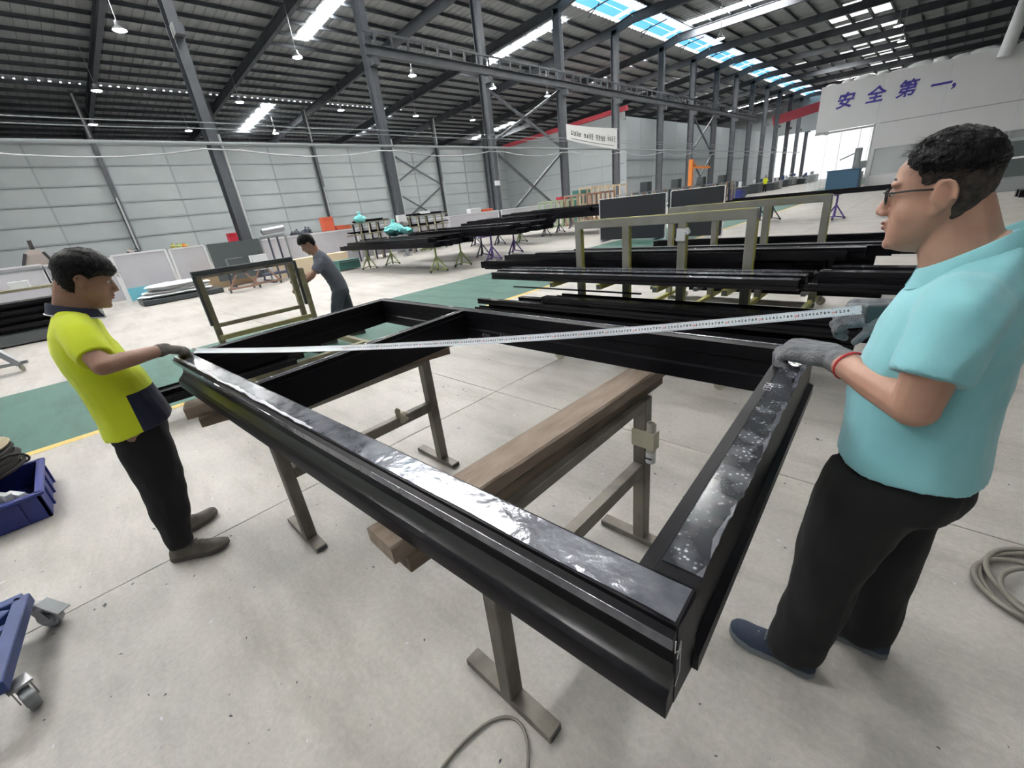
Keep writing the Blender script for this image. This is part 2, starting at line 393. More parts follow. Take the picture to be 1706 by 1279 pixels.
# ================================================================== STRUCTURE
# ---- floor: concrete slabs with open joints, painted lane
floor = MB().box((-23, 48, -0.062), (86, 124, 0.1)).build('floor', 'joint'); tag(floor, 'grey concrete factory floor', None, None, 'structure')
SX = [-66, -43, -30, -21.2, -16.6, -12, -7.38, -2.78, 1.82, 6.42, 20]; SY = [-14, -7.5, -2.5, 2.49, 7.5, 12.5, 17.5, 22.5, 30, 40, 60, 110]
for i in range(len(SX) - 1):
    for j in range(len(SY) - 1):
        g = 0.004
        mb = MB(); x0, x1, y0, y1 = SX[i] + g, SX[i + 1] - g, SY[j] + g, SY[j + 1] - g
        mb.box(((x0 + x1) / 2, (y0 + y1) / 2, -0.006), (x1 - x0, y1 - y0, 0.012)); mb.build('slab', 'concrete', floor)
lane = MB().box((-7.245, 43, 0.0006), (2.97, 114, 0.0012)).build('floor_lane', 'green_paint'); tag(lane, 'green painted walkway lane across the floor', None, None, 'structure')
yl = MB().box((-5.70, 43, 0.0012), (0.12, 114, 0.0014)).build('floor_line', 'yellow_paint'); tag(yl, 'yellow painted line along the green lane', None, None, 'structure')

# ---- frames
FY = [-9.5, -1.8, 5.9, 13.6, 21.1, 28.6, 36.0, 44.2, 51.4, 58, 64.5, 71, 77.5, 84, 91, 98, 105]
XC, XW = -21.0, -43.0
def roofL(x): return 12.25 + 0.070 * (x + 43)
def roofR(x): return 14.10 - 0.018 * (x + 20)
ceil = thing('ceiling', 'dark corrugated steel roof on rafters and purlins', None, (-21, 40, 13), None, 'structure')
def corrug(x0, x1, zf, y0, y1, pitch=0.5):
    mb = MB(); vs = []; fs = []; k = 0; y = y0
    prof = []
    while y < y1:
        prof += [(y, 0), (y + pitch * 0.56, 0), (y + pitch * 0.64, 0.045), (y + pitch * 0.92, 0.045)]; y += pitch
    for x in (x0, x1): vs += [(x, yy, zf(x) + dz) for yy, dz in prof]
    n = len(prof); mb.add(vs, [(i, n + i, n + i + 1, i + 1) for i in range(n - 1)]); return mb
corrug(-66, -21, roofL, -14, 108).build('roof_sheet', 'roof_sheet', ceil)
corrug(-18.6, 20, roofR, -14, 108).build('roof_sheet', 'roof_sheet', ceil)
def zpurlin(x, z, parent):
    return MB().add([(x - 0.07, -14, z), (x, -14, z), (x, -14, z - 0.22), (x + 0.07, -14, z - 0.22), (x - 0.07, 108, z), (x, 108, z), (x, 108, z - 0.22), (x + 0.07, 108, z - 0.22)],
                    [(0, 1, 5, 4), (1, 2, 6, 5), (2, 3, 7, 6)]).build('purlin', 'rafter_steel', parent)
x = -64.5
while x < -21.2: zpurlin(x, roofL(x) - 0.005, ceil); x += 1.5
x = -18.2
while x < 19: zpurlin(x, roofR(x) - 0.005, ceil); x += 1.5
for y in FY:
    mb = MB()
    for xa, xb, zf in ((-65, -21, roofL), (-21, -19.5, lambda x: 13.79 + 0.2 * (x + 21)), (-19.5, 20, roofR)):
        za, zb = zf(xa) - 0.23, zf(xb) - 0.23
        mb.bar((xa, y, za - 0.02), (xb, y, zb - 0.02), 0.26, 0.03)
        mb.bar((xa, y, za - 0.30), (xb, y, zb - 0.30), 0.03, 0.56)
        mb.bar((xa, y, za - 0.58), (xb, y, zb - 0.58), 0.26, 0.03)
    mb.build('rafter', 'rafter_steel', ceil)
# translucent sheets (daylight); one unseen row added as fill
def tsheet(x0, x1, y, w, zf, m='strip_light'):
    mb = MB(); a, b = zf(x0) - 0.02, zf(x1) - 0.02
    mb.add([(x0, y - w / 2, a), (x1, y - w / 2, b), (x1, y + w / 2, b), (x0, y + w / 2, a), (x0, y - w / 2, a + .012), (x1, y - w / 2, b + .012), (x1, y + w / 2, b + .012), (x0, y + w / 2, a + .012)],
           [(3, 2, 1, 0), (4, 5, 6, 7), (0, 1, 5, 4), (1, 2, 6, 5), (2, 3, 7, 6), (3, 0, 4, 7)]); return mb.build('translucent_sheet', m, ceil)
for y in (0.8, 16.1, 31.4, 46.5, 59.6, 72.8, 92.5): tsheet(-32.2, -22.4, y, 0.9, roofL)
for y in (17.9, 30.0, 49.5): tsheet(-53, -44.6, y, 0.9, roofL)
for y in (-5.0, 9.8, 26.0, 43.2, 60.2, 75.2, 93): tsheet(-18.4 if y < 50 else -15.4, -11.2, y, 1.0, roofR)
for y in (-5.0, 9.8, 26.0): tsheet(0.0, 7.0, y, 0.27, roofR)  # unseen sheets, added to light the people's camera side
k = 0
for fi in range(8, len(FY) - 1):
    y0, y1 = FY[fi] + 0.2, FY[fi + 1] - 0.2
    for ci, xc in enumerate([-18.2 + 1.5 * q for q in range(0, 10)]):
        p = 0.92 if 5 <= ci <= 7 else ((0.6 if ci in (4, 8) else 0.35) if fi > 10 else 0.04)
        if random.random() < p:
            k += 1; w = rnd(4.2, 5.4) if 5 <= ci <= 7 else rnd(1.2, 3.0); yy = rnd(y0 + w / 2, y1 - w / 2) if y1 - y0 > w else (y0 + y1) / 2
            tsheet(xc + 0.12, xc + 1.32, yy, w, roofR, 'roof_patch')
# ridge light: glazed strip along the column line, sheet by sheet
for fi in range(1, len(FY) - 1):
    y0, y1 = FY[fi] + 0.35, FY[fi + 1] - 0.35
    for (xa, xb, m) in ((-20.9, -20.1, 'ridge_blue'), (-20.0, -19.55, 'ridge_blue'), (-19.45, -18.75, 'ridge_white')):
        za, zb = 14.0 + 0.1 * (xa + 20.9), 14.0 + 0.1 * (xb + 20.9)
        MB().add([(xa, y0, za), (xb, y0, zb), (xb, y1, zb), (xa, y1, za), (xa, y0, za + .02), (xb, y0, zb + .02), (xb, y1, zb + .02), (xa, y1, za + .02)],
                 [(3, 2, 1, 0), (4, 5, 6, 7), (0, 1, 5, 4), (1, 2, 6, 5), (2, 3, 7, 6), (3, 0, 4, 7)]).build('ridge_sheet', m, ceil)
    mb = MB(); mb.bar((-20.95, (y0 + y1) / 2, 13.75), (-18.7, (y0 + y1) / 2, 13.95), 0.06, 0.06)
    mb.bar((-20.95, (y0 + y1) / 2, 13.4), (-20.0, (y0 + y1) / 2, 13.95), 0.05, 0.05); mb.build('ridge_strut', 'rafter_steel', ceil)
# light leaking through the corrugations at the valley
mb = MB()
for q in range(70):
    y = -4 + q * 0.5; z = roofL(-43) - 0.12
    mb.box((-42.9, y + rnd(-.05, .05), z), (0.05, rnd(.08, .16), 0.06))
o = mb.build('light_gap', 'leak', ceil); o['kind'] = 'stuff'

# ---- columns on the hall's centre line
def isect(w, d, tf, tw):   # I section, w along side, d along up
    a, b = w / 2, d / 2
    return [(-a, -b), (a, -b), (a, -b + tf), (tw / 2, -b + tf), (tw / 2, b - tf), (a, b - tf), (a, b), (-a, b), (-a, b - tf), (-tw / 2, b - tf), (-tw / 2, -b + tf), (-a, -b + tf)]
ordn = ['first', 'second', 'third', 'fourth', 'fifth', 'sixth', 'seventh', 'eighth', 'ninth', 'tenth', 'eleventh', 'twelfth', 'thirteenth', 'fourteenth', 'fifteenth', 'sixteenth', 'seventeenth', 'eighteenth', 'nineteenth', 'twentieth', 'twenty-first', 'twenty-second', 'twenty-third', 'twenty-fourth', 'twenty-fifth', 'twenty-sixth']
for i, y in enumerate(FY[2:]):
    t = thing('steel_column', '%s dark steel column of the centre row, counted from the left' % ordn[i], None, (XC, y, 0), None, 'structure')
    MB().sect(isect(0.32, 0.56, 0.03, 0.03), (XC, y, 0), (XC, y, 13.3), up=(1, 0, 0)).build('shaft', 'column_steel', t)
    MB().box((XC, y, 0.02), (0.7, 0.46, 0.04)).build('base_plate', 'column_steel', t)
    MB().box((XC + 0.35, y, 8.55), (0.5, 0.30, 0.34)).build('bracket', 'column_steel', t)
    if i < 9: MB().cyl((XC + 0.18, y + 0.24, 0), (XC + 0.18, y + 0.24, 5.4 if i < 3 else 12.5), 0.055, n=8).build('downpipe', 'pipe_white', t, smooth=40)
# crane girder with ladder rail
t = thing('crane_girder', 'long dark girder with a ladder-like rail along the centre columns', 'girder', (XC + 0.55, 36, 9))
MB().sect(isect(0.26, 0.42, 0.03, 0.02), (XC + 0.5, 13.2, 8.94), (XC + 0.5, 72, 8.94)).build('beam', 'column_steel', t)
MB().bar((XC + 0.5, 13.2, 9.66), (XC + 0.5, 72, 9.66), 0.10, 0.10).build('rail', 'column_steel', t)
y = 13.8
pm = MB().box((0, 0, 0), (0.08, 0.10, 0.48)); me_ = pm.build('rail_post', 'column_steel'); me_.parent = t; me_.location = (-0.05, y - 36, 0.39)
while y < 71: y += 0.92; piece('rail_post', me_.data, None, t, (XC + 0.5, y, 9.39))
# column bracing
def brace(name, label, pts):
    t = thing(name, label, None, pts[0][0], None, 'structure')
    for a, b in pts: MB().bar(a, b, 0.14, 0.14).build('brace_bar', 'column_steel', t)
ya, yb = FY[4] + .2, FY[5] - .2
brace('cross_brace', 'upper and lower steel cross bracing between third and fourth columns', [((XC, ya, 5.4), (XC, yb, 8.7)), ((XC, ya, 8.2), (XC, yb, 5.2)), ((XC, ya, 4.9), (XC, yb, 0.6)), ((XC, ya, 0.6), (XC, yb, 4.9))])
ya, yb = FY[8] + .2, FY[9] - .2
brace('cross_brace', 'steel cross bracing between two far columns of the centre row', [((XC, ya, 0.5), (XC, yb, 4.6)), ((XC, ya, 4.6), (XC, yb, 0.5)), ((XC, ya, 4.9), (XC, yb, 8.6)), ((XC, ya, 8.6), (XC, yb, 4.9))])
X_ = XW + 0.5
brace('cross_brace', 'steel cross bracing on the left wall behind the second column', [(P(659, 262, X=X_), P(733, 306, X=X_)), (P(724, 254, X=X_), P(664, 303, X=X_)), (P(668, 326, X=X_), P(716, 354, X=X_)), (P(735, 312, X=X_), P(678, 366, X=X_))])

# ---- left wall: sheet panels between girts, wall columns
wl = thing('wall_left', 'pale grey sheet-panel side wall with horizontal girts', None, (XW, 16, 0), None, 'structure')
ZG = [0, 1.45, 2.6, 3.8, 4.95, 6.1, 7.3, 8.6]
YP = [-13.5 + 3.7 * q for q in range(17)]
for j in range(len(ZG) - 1):
    h = ZG[j + 1] - ZG[j]; first = None
    for q in range(len(YP) - 1):
        c = (XW, YP[q] + 1.85, (ZG[j] + ZG[j + 1]) / 2)
        if first is None: first = MB().box((0, 0, 0), (0.05, 3.69, h - 0.012)).build('wall_panel', 'wall_panel', None); first.parent = wl; first.location = Vector(c) - ORG[wl.name]
        else: piece('wall_panel', first.data, None, wl, c)
for z in ZG[1:]: MB().box((XW + 0.08, 16, z), (0.10, 59.2, 0.10)).build('girt', 'girt', wl)
for y in YP[1:-1]: MB().box((XW + 0.03, y, 4.3), (0.05, 0.12, 8.6)).build('panel_seam', 'girt', wl)
for i, y in enumerate((4.8, 12.5, 19.9, 27.2, 34.1, 41.6)):
    t = thing('wall_column', '%s slim steel column standing against the left side wall' % ordn[i], None, (XW + .35, y, 0), None, 'structure')
    MB().sect(isect(0.25, 0.40, 0.02, 0.02), (XW + .38, y, 0), (XW + .38, y, 11.6), up=(1, 0, 0)).build('shaft', 'column_steel', t)
    if i in (0, 2, 4): MB().cyl((XW + .72, y - 0.05, 0.5), (XW + .72, y - 0.05, 5.2), 0.06, n=8).build('lower_pipe', 'pipe_white', t)
    if i in (0, 2, 4): MB().cyl((XW + .72, y - 0.05, 8.9), (XW + .72, y - 0.05, 11.4), 0.06, n=8).build('upper_pipe', 'pipe_white', t)
MB().box((XW, 16, 8.72), (0.34, 59.4, 0.24)).build('wall_cap', 'girt', wl)
# next bay seen above the wall
wf = MB().box((-66, 47, 5.3), (0.1, 122, 10.6)).build('wall_far_left', 'machine_dark'); tag(wf, 'dark far side wall of the neighbouring hall bay', None, None, 'structure')
wn = MB().box((-65.9, 30, 8.3), (0.06, 90, 1.1)).build('window_1', 'girt'); tag(wn, 'long dim window band on the far side wall', None, None, 'structure')
# cross wall and long partition wall beyond
wc = thing('wall_cross', 'pale grey cross wall with red top trim', None, (-34, 45.6, 0), None, 'structure')
for q in range(6):
    MB().box((-43 + 2.95 * q + 1.475, 45.6, 4.3), (2.93, 0.12, 8.6)).build('wall_panel', 'wall_panel', wc)
for z in (1.5, 3.0, 4.6): MB().box((-34.3, 45.5, z), (17.4, 0.08, 0.09)).build('girt', 'girt', wc)
MB().add([(-43, 45.5, 8.6), (-25.6, 45.5, 8.6), (-25.6, 45.5, 9.35), (-43, 45.5, 8.65), (-43, 45.8, 8.6), (-25.6, 45.8, 8.6), (-25.6, 45.8, 9.35), (-43, 45.8, 8.65)],
         [(0, 1, 2, 3), (4, 7, 6, 5), (3, 2, 6, 7), (0, 4, 5, 1), (1, 5, 6, 2)]).build('wall_fill', 'wall_panel', wc)
MB().bar((-43, 45.5, 8.85), (-25.2, 45.5, 9.62), 0.4, 0.42).build('red_fascia', 'red_trim', wc)
wb = thing('wall_partition', 'long pale partition wall behind the far columns', None, (-25.2, 72, 0), None, 'structure')
for q in range(18):
    MB().box((-25.4, 45.6 + 3.1 * q + 1.55, 4.45), (0.1, 3.07, 8.9)).build('wall_panel', 'wall_panel', wb)
for z in (1.5, 3.2, 4.9): MB().box((-25.3, 73.5, z), (0.08, 55.8, 0.09)).build('girt', 'girt', wb)
# far gable with bright opening
we = thing('wall_far', 'far end wall of the hall with a bright open gateway', None, (-8, 104, 0), None, 'structure')
MB().box((-45.7, 104, 6.5), (40.6, 0.15, 13)).build('wall_panel', 'wall_panel', we)
MB().box((4.5, 104, 6.8), (31, 0.15, 13.6)).build('wall_panel', 'wall_panel', we)
MB().box((-18.2, 104, 11.3), (14.4, 0.15, 5.6)).build('wall_panel', 'wall_panel', we)
a, b = P(1287, 210, Y=88), P(1368, 184, Y=88)
MB().bar(a + V(0, 0, .6), b + V(6, 0, 1.4), 0.3, 1.3).build('red_fascia', 'red_trim', we)
# right-hand and rear enclosure of the hall
wr = MB().box((20, 47, 6.7), (0.1, 122, 13.4)).build('wall_right', 'wall_panel'); tag(wr, 'pale panel wall on the right side of the hall', None, None, 'structure')
wq = MB().box((-23, -14, 6.7), (86, 0.1, 13.4)).build('wall_rear', 'wall_panel'); tag(wq, 'pale panel wall closing the hall at the rear', None, None, 'structure')
# ---- white office block with the safety slogan
ws = thing('wall_office', 'white boarded office block front with blue safety slogan', None, (0, 43, 0), None, 'structure')
YO = 43.0
def pan(x0, x1, z0, z1, m='white_wall', y=YO, d=0.18, nm='wall_board'): return MB().box(((x0 + x1) / 2, y, (z0 + z1) / 2), (x1 - x0, d, z1 - z0)).build(nm, m, ws)
for x0, x1 in ((-8.0, -4.45), (-4.44, -1.2), (-1.19, 2.2), (2.21, 6.0), (6.01, 10)): pan(x0, x1, 4.22, 7.15)
pan(-4.45, -4.25, 0, 4.2); 
for x0, x1 in ((-4.24, -1.2), (-1.19, 2.2), (2.21, 6.0), (6.01, 10)): pan(x0, x1, 2.6, 4.2)
pan(-4.24, 10, 0, 0.9)
pan(-4.24, 10, 0.9, 2.6, 'door_glass', YO + .03, 0.03, 'glazing')
for x in (-1.2, 2.2, 6.0): pan(x - .06, x + .06, 0.9, 2.6, 'grey_metal', YO - .05, 0.1, 'mullion')
pan(-4.24, 10, 4.17, 4.23, 'strip_lines', YO - .1, 0.03, 'board_joint')
pan(-8.0, -7.85, 4.2, 7.15, 'white_wall', YO + 2, 4, 'side_board')
mb = MB()
for q in range(14):
    x = -7.9 + q * 0.95; mb.ell((x + .4, YO + 0.3, 7.15), (rnd(.35, .8), 0.4, rnd(.10, .32)), n=10, m=6)
mb.build('ceiling_wrap', 'white_plastic', ws, smooth=60)
MB().cyl((1.0, YO - .5, 6.6), (1.5, YO - .5, 11.5), 0.32, n=14).build('duct', 'white_plastic', ws, smooth=40)
for ch, (cx, cy) in zip('安全第一', ((1407, 168), (1458, 158), (1510, 148), (1566, 141))):
    c = P(cx, cy, Y=YO - .1); vs, fs = text_mesh(ch, 1.02, 0.012, 0.022, 0.18, 'CENTER')
    mb = MB(); mb.add([(c.x + v.x, YO - 0.11 - v.z, c.z - 0.38 + v.y) for v in vs], fs); mb.build('slogan_character', 'sign_blue', ws)
c = P(1589, 143, Y=YO - .1); vs, fs = text_mesh(',', 1.2, 0.012, 0.02, 0.1, 'CENTER')
MB().add([(c.x + v.x, YO - 0.11 - v.z, c.z - 0.02 + v.y) for v in vs], fs).build('slogan_comma', 'sign_blue', ws)
# strip curtain in the gateway
dc = thing('door_1', 'clear plastic strip curtain hanging in the office block gateway', None, (-6.2, YO, 0), None, 'structure')
for q in range(13):
    x = -8.05 + q * 0.285 + rnd(-.03, .03); m2 = Matrix.Rotation(rnd(-.25, .25), 3, 'Z')
    MB().box((x + .12, YO - .02 + rnd(-.05, .05), 2.1), (0.30, 0.006, 4.15), R=m2).build('curtain_strip', 'pvc', dc)
MB().box((-6.22, YO, 4.12), (3.6, 0.12, 0.12)).build('curtain_rail', 'grey_metal', dc)

# ---- hanging lamps
def make_lamp():
    t = thing('high_bay_lamp', '', 'lamp', (0, 0, 0), 'high bay lamps')
    MB().lathe([(0.02, 0.30), (0.10, 0.30), (0.12, 0.14), (0.16, 0.10), (0.27, 0.0), (0.285, -0.04), (0.27, -0.04), (0.13, 0.06), (0.02, 0.06)], 18).build('shade', 'lamp_shell', t, smooth=40)
    MB().lathe([(0.005, 0.0), (0.245, 0.0), (0.22, -0.045), (0.005, -0.06)], 18).build('lens', 'lamp_glow', t, smooth=40)
    MB().cyl((0, 0, 0.3), (0, 0, 2.3), 0.014, n=6).build('rod', 'lamp_shell', t)
    return t
lamp0 = make_lamp(); first = True
LP = [(-27.4, 5.6), (-27.5, 13.3), (-27.7, 21.1), (-27.9, 29), (-27.9, 36), (-37.3, 5.4), (-37.5, 13.1), (-37.7, 20.8), (-37.8, 28.4), (-37.8, 35.7),
      (-46.5, 5.7), (-47.6, 11.9), (-47.6, 19), (-55.2, 12), (-55, 19.1), (-55, 29.4), (-55.4, 49.5), (-4.7, 47.1), (-4.9, 53), (-27.4, -2), (-4.7, 13.6), (-4.7, 28.6), (-4.7, 5.9), (-13, 5.9), (-13, 21), (-13, 36), (-4.7, -2), (-13, -2), (-4.7, -9.5), (-13, -9.5)]  # rearmost right-bay lamps are unseen, added to light camera-facing sides
names = {0: 'nearest hanging high-bay lamp at the upper left, left of the first column', 17: 'hanging lamp over the white office block, nearer of two', 18: 'hanging lamp over the white office block, farther of two'}
for i, (x, y) in enumerate(LP):
    z = (10.5 if x > -50 else 9.5); lab = names.get(i)
    if lab is None:
        row = 'inner' if x > -30 else ('middle' if x > -40 else 'far left')
        num = ordn[[q for q in range(len(LP)) if (('inner' if LP[q][0] > -30 else ('middle' if LP[q][0] > -40 else 'far left')) == row)].index(i)]
        lab = 'glowing hanging high-bay lamp, %s of the %s row' % (num, row)
    o = lamp0 if i == 0 else copy_tree(lamp0)
    o.location = (x, y, z); o['label'] = lab
# ---- pipes and cables along the columns
def longpipe(label, x, z, r, y0=-12, y1=100, sag=0.0, m='girt', nm='service_pipe', cat='pipe'):
    pts = []; n = 90
    for q in range(n + 1):
        y = y0 + (y1 - y0) * q / n; ph = ((y - 5.9) / 7.55) % 1.0; pts.append((x, y, z - sag * 4 * ph * (1 - ph)))
    o = MB().tube(pts, r, 6).build(nm, m, None, smooth=60); tag(o, label, cat); return o
longpipe('thick grey service pipe running along the centre columns', XC + .42, 5.05, 0.06)
longpipe('thin pale cable sagging between centre columns below the pipe', XC + .5, 4.93, 0.028, sag=0.35, m='pipe_white', nm='hanging_cable', cat='cable')
longpipe('upper thin cable stretched along the centre columns', XC + .42, 5.75, 0.018, sag=0.06, nm='hanging_cable', cat='cable')
longpipe('second thin cable stretched just under the upper cable', XC + .42, 5.55, 0.018, sag=0.05, nm='hanging_cable', cat='cable')
# ---- banner between fourth and fifth columns
t = thing('banner', 'white printed banner hung between the fourth and fifth columns', 'banner', (XC + .6, 32, 5.7))
a, b, c2, d2 = P(943, 207, X=XC + .62), P(1028, 214, X=XC + .62), P(1028, 249, X=XC + .62), P(944, 233, X=XC + .62)
mb = MB(); n = 10; top = []; bot = []
for q in range(n + 1):
    s = q / n; sg = 0.25 * 4 * s * (1 - s) * 0.25
    top.append(a.lerp(b, s) - V(0, 0, sg)); bot.append(d2.lerp(c2, s) - V(0, 0, sg))
mb.add([p + V(0.012, 0, 0) for p in top + bot] + [p for p in top + bot], [(i, i + 1, n + 1 + i + 1, n + 1 + i) for i in range(n)] + [(2 * n + 2 + i + 1, 2 * n + 2 + i, 3 * n + 3 + i, 3 * n + 3 + i + 1) for i in range(n)])
mb.build('cloth', 'banner', t)
for p_, yy in ((top[0], FY[5] + .1), (top[-1], FY[6] - .1)): MB().cyl(p_, (XC + .29, yy, p_.z), .012, n=6).build('tie_rope', 'pipe_white', t)
def onb(s, r, off): return top[0].lerp(top[-1], s).lerp(bot[0].lerp(bot[-1], s), r) + V(0.018 + off, 0, -0.06 * 4 * s * (1 - s))
mb = MB(); rs = random.Random(4)
for q in range(16):
    s0 = 0.08 + (q // 4) * 0.235 + (q % 4) * 0.047
    for st in range(5):
        u0 = s0 + rs.uniform(0, .030); r0 = .38 + rs.uniform(0, .10); r1 = .66 - rs.uniform(0, .12)
        if st % 2: mb.bar(onb(u0, r0, 0), onb(u0 + .004, r1, 0), .012, .035, up=(0, 1, 0))
        else: mb.bar(onb(s0, r0 + .1 * st * .5, 0), onb(s0 + .034, r0 + .1 * st * .5, 0), .012, .03)
o = mb.build('blurred_lettering', 'banner_ink', t); o['kind'] = 'stuff'
mb = MB()
for q in range(40):
    s = 0.08 + 0.86 * q / 40; p0, p1 = onb(s, 0.85, 0), onb(s + 0.014, 0.85, 0); mb.bar(p0, p1, 0.01, 0.05)
o = mb.build('banner_small_print', 'banner_ink', t); o['kind'] = 'stuff'
# ---- small signs
pz = P(818, 306, X=XC + 0.3); o = MB().box((XC + .30, FY[4] - .1, pz.z), (0.03, 0.45, 0.28)).build('notice_sign', 'white_edge'); tag(o, 'small white notice plate fixed on the third column', 'sign')
# ================================================================== MAIN FRAME AND ITS SUPPORTS
ZT = 1.07
A, B, C, D = V(-.151, .406, ZT), V(-2.87, .276, ZT), V(-3.04, 1.68, ZT), V(-.217, 1.66, ZT)
win = thing('window_frame', 'large black aluminium window frame lying flat on two trestles', 'frame', (-1.6, 1.0, .9))
S_FRONT = [(0, 0), (.074, 0), (.074, -.17), (-.025, -.17), (-.026, -.136), (-.023, -.127), (-.013, -.118), (0, -.108), (.010, -.094), (.015, -.075), (.016, -.05), (.016, -.036), (-.010, -.036), (-.013, -.032), (-.012, -.014), (-.001, -.008)]
S_RIGHT = [(0, 0), (.064, 0), (.066, -.003), (.067, -.010), (.094, -.014), (.094, -.17), (-.014, -.17), (-.014, -.135), (0, -.128)]
S_REAR = [(0, 0), (.062, 0), (.062, -.05), (.056, -.055), (.056, -.105), (.066, -.112), (.066, -.17), (-.014, -.17), (-.014, -.14), (0, -.13)]
def ext(p, q, e0, e1):
    d = (q - p).normalized(); return p - d * e0, q + d * e1
a, b = ext(A, B, 0.0, 0.0)
fb = MB().sect(S_FRONT, a, b).build('front_bar', 'black_alu', win, smooth=25); fb['label'] = 'front bar with stepped bright edge'
MB().sect(S_REAR, B + V(0, .07, 0), C).build('left_bar', 'black_alu', win)
MB().sect(S_REAR, C + V(.06, 0, 0), D - V(.02, 0, 0)).build('rear_bar', 'black_alu', win)
d_ = (A - D).normalized()
rb = MB().sect(S_RIGHT, D, A - d_ * 0.072).build('right_bar', 'black_alu', win)
m0, m1 = V(-1.895, .395, ZT), V(-2.012, 1.612, ZT)
MB().sect([(-.02, 0), (.02, 0), (.02, -.02), (.034, -.024), (.034, -.17), (-.034, -.17), (-.034, -.024), (-.02, -.02)], m0, m1).build('mullion', 'black_alu', win)
MB().box(A + V(-.001, .040, -.0865), (.004, .074, .165)).build('corner_plate', 'black_alu', win)
# pale strips along the top edges of the mullion, rear and left bars
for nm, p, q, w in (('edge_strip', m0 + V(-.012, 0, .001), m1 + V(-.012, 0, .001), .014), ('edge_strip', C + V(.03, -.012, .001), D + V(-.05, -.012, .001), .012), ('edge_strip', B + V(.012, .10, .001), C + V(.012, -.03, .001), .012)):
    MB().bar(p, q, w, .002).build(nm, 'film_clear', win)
# protective films
def film(name, m, p, q, ins0, ins1, z, n=60, rag0=0.0, rag1=0.0, ph=0.0):
    d = (q - p).normalized(); s = d.cross(V(0, 0, 1)); L = (q - p).length; rs = random.Random(int(ph * 10) + 3); vs = []
    x0 = x1 = 0
    for i in range(n + 1):
        t = L * i / n
        x0 = x0 * .7 + rs.uniform(-1, 1) * rag0; x1 = x1 * .7 + rs.uniform(-1, 1) * rag1
        c = p + d * t
        vs += [c + s * (ins0 + x0) + V(0, 0, z), c + s * (ins1 + x1) + V(0, 0, z), c + s * (ins0 + x0) + V(0, 0, z - .0012), c + s * (ins1 + x1) + V(0, 0, z - .0012)]
    fs = []
    for i in range(n):
        k = i * 4; fs += [(k, k + 1, k + 5, k + 4), (k + 2, k + 6, k + 7, k + 3), (k, k + 4, k + 6, k + 2), (k + 1, k + 3, k + 7, k + 5)]
    fs += [(0, 2, 3, 1), (n * 4, n * 4 + 1, n * 4 + 3, n * 4 + 2)]
    return MB().add(vs, fs).build(name, m, win)
film('protective_film', 'dark_film', D, A - d_ * 0.10, .010, .061, .0016, 70, .006, 0, 1)
film('film_edge', 'film_clear', D, A - d_ * 0.10, .001, .011, .0012, 70, .0025, .003, 1.3)
dF = (B - A).normalized()
film('protective_film', 'film_clear', A + dF * .004, B, .004, .070, .0016, 80, .0015, .001, 2)  # front film's paler colour stands in for the roof's silver reflection
film('film_edge', 'film_specks', A + dF * 1.1, B, .001, .012, .0030, 80, .003, .004, 2.6)
# bright stepped lip on the front bar
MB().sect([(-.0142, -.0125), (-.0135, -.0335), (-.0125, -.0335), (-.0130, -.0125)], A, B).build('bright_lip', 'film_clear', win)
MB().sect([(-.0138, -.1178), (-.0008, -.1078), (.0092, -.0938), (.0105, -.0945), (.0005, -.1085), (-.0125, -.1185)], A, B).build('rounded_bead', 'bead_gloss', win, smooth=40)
# bare cut edge at the near corner
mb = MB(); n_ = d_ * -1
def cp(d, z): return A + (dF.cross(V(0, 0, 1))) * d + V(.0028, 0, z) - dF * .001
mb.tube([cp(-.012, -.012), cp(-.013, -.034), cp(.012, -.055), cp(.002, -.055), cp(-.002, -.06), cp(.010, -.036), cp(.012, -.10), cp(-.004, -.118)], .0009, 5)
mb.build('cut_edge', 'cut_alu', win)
for p in (A + dF * .065 + V(0, .012, -.10), A + dF * .025 + V(0, .012, -.105)):
    MB().lathe([(.001, -.004), (.006, -.003), (.006, 0), (.004, .003), (.001, .004)], 10, Matrix.Translation(p) @ Matrix.Rotation(PI / 2, 4, 'X')).build('screw', 'cut_alu', win, smooth=40)
# glints where the film bulges (flat adhesive pads)
# chalk writing
def write_on(name, s, m, org, ux, uy, size, parent):
    ux, uy = Vector(ux).normalized(), Vector(uy).normalized(); un = ux.cross(uy)
    vs, fs = text_mesh(s, size, 0.0003, 0.0, 0.15)
    return MB().add([org + ux * v.x + uy * v.y + un * (v.z + .0006) for v in vs], fs).build(name, m, parent)
write_on('chalk_number', '1354', 'chalk', D + d_ * .43 + V(-.052, 0, .002), -d_, V(-1, -.05, 0), .030, win)
rd = (D - C).normalized(); rn = V(-rd.y, rd.x, 0)
write_on('chalk_number', '5071', 'chalk_dim', V(-1.70, 1.603, .925), rd, V(0, 0, 1), .05, win)
write_on('chalk_number', '4200', 'chalk_dim', V(-1.98 + .13, 1.603, .925), rd, V(0, 0, 1), .036, win)
ld = (B - C).normalized()
write_on('chalk_number', '1569', 'chalk_dim', V(-2.985 + .05, .95, .95), V(.12, 1, 0) * 1, V(0, 0, 1), .05, win)

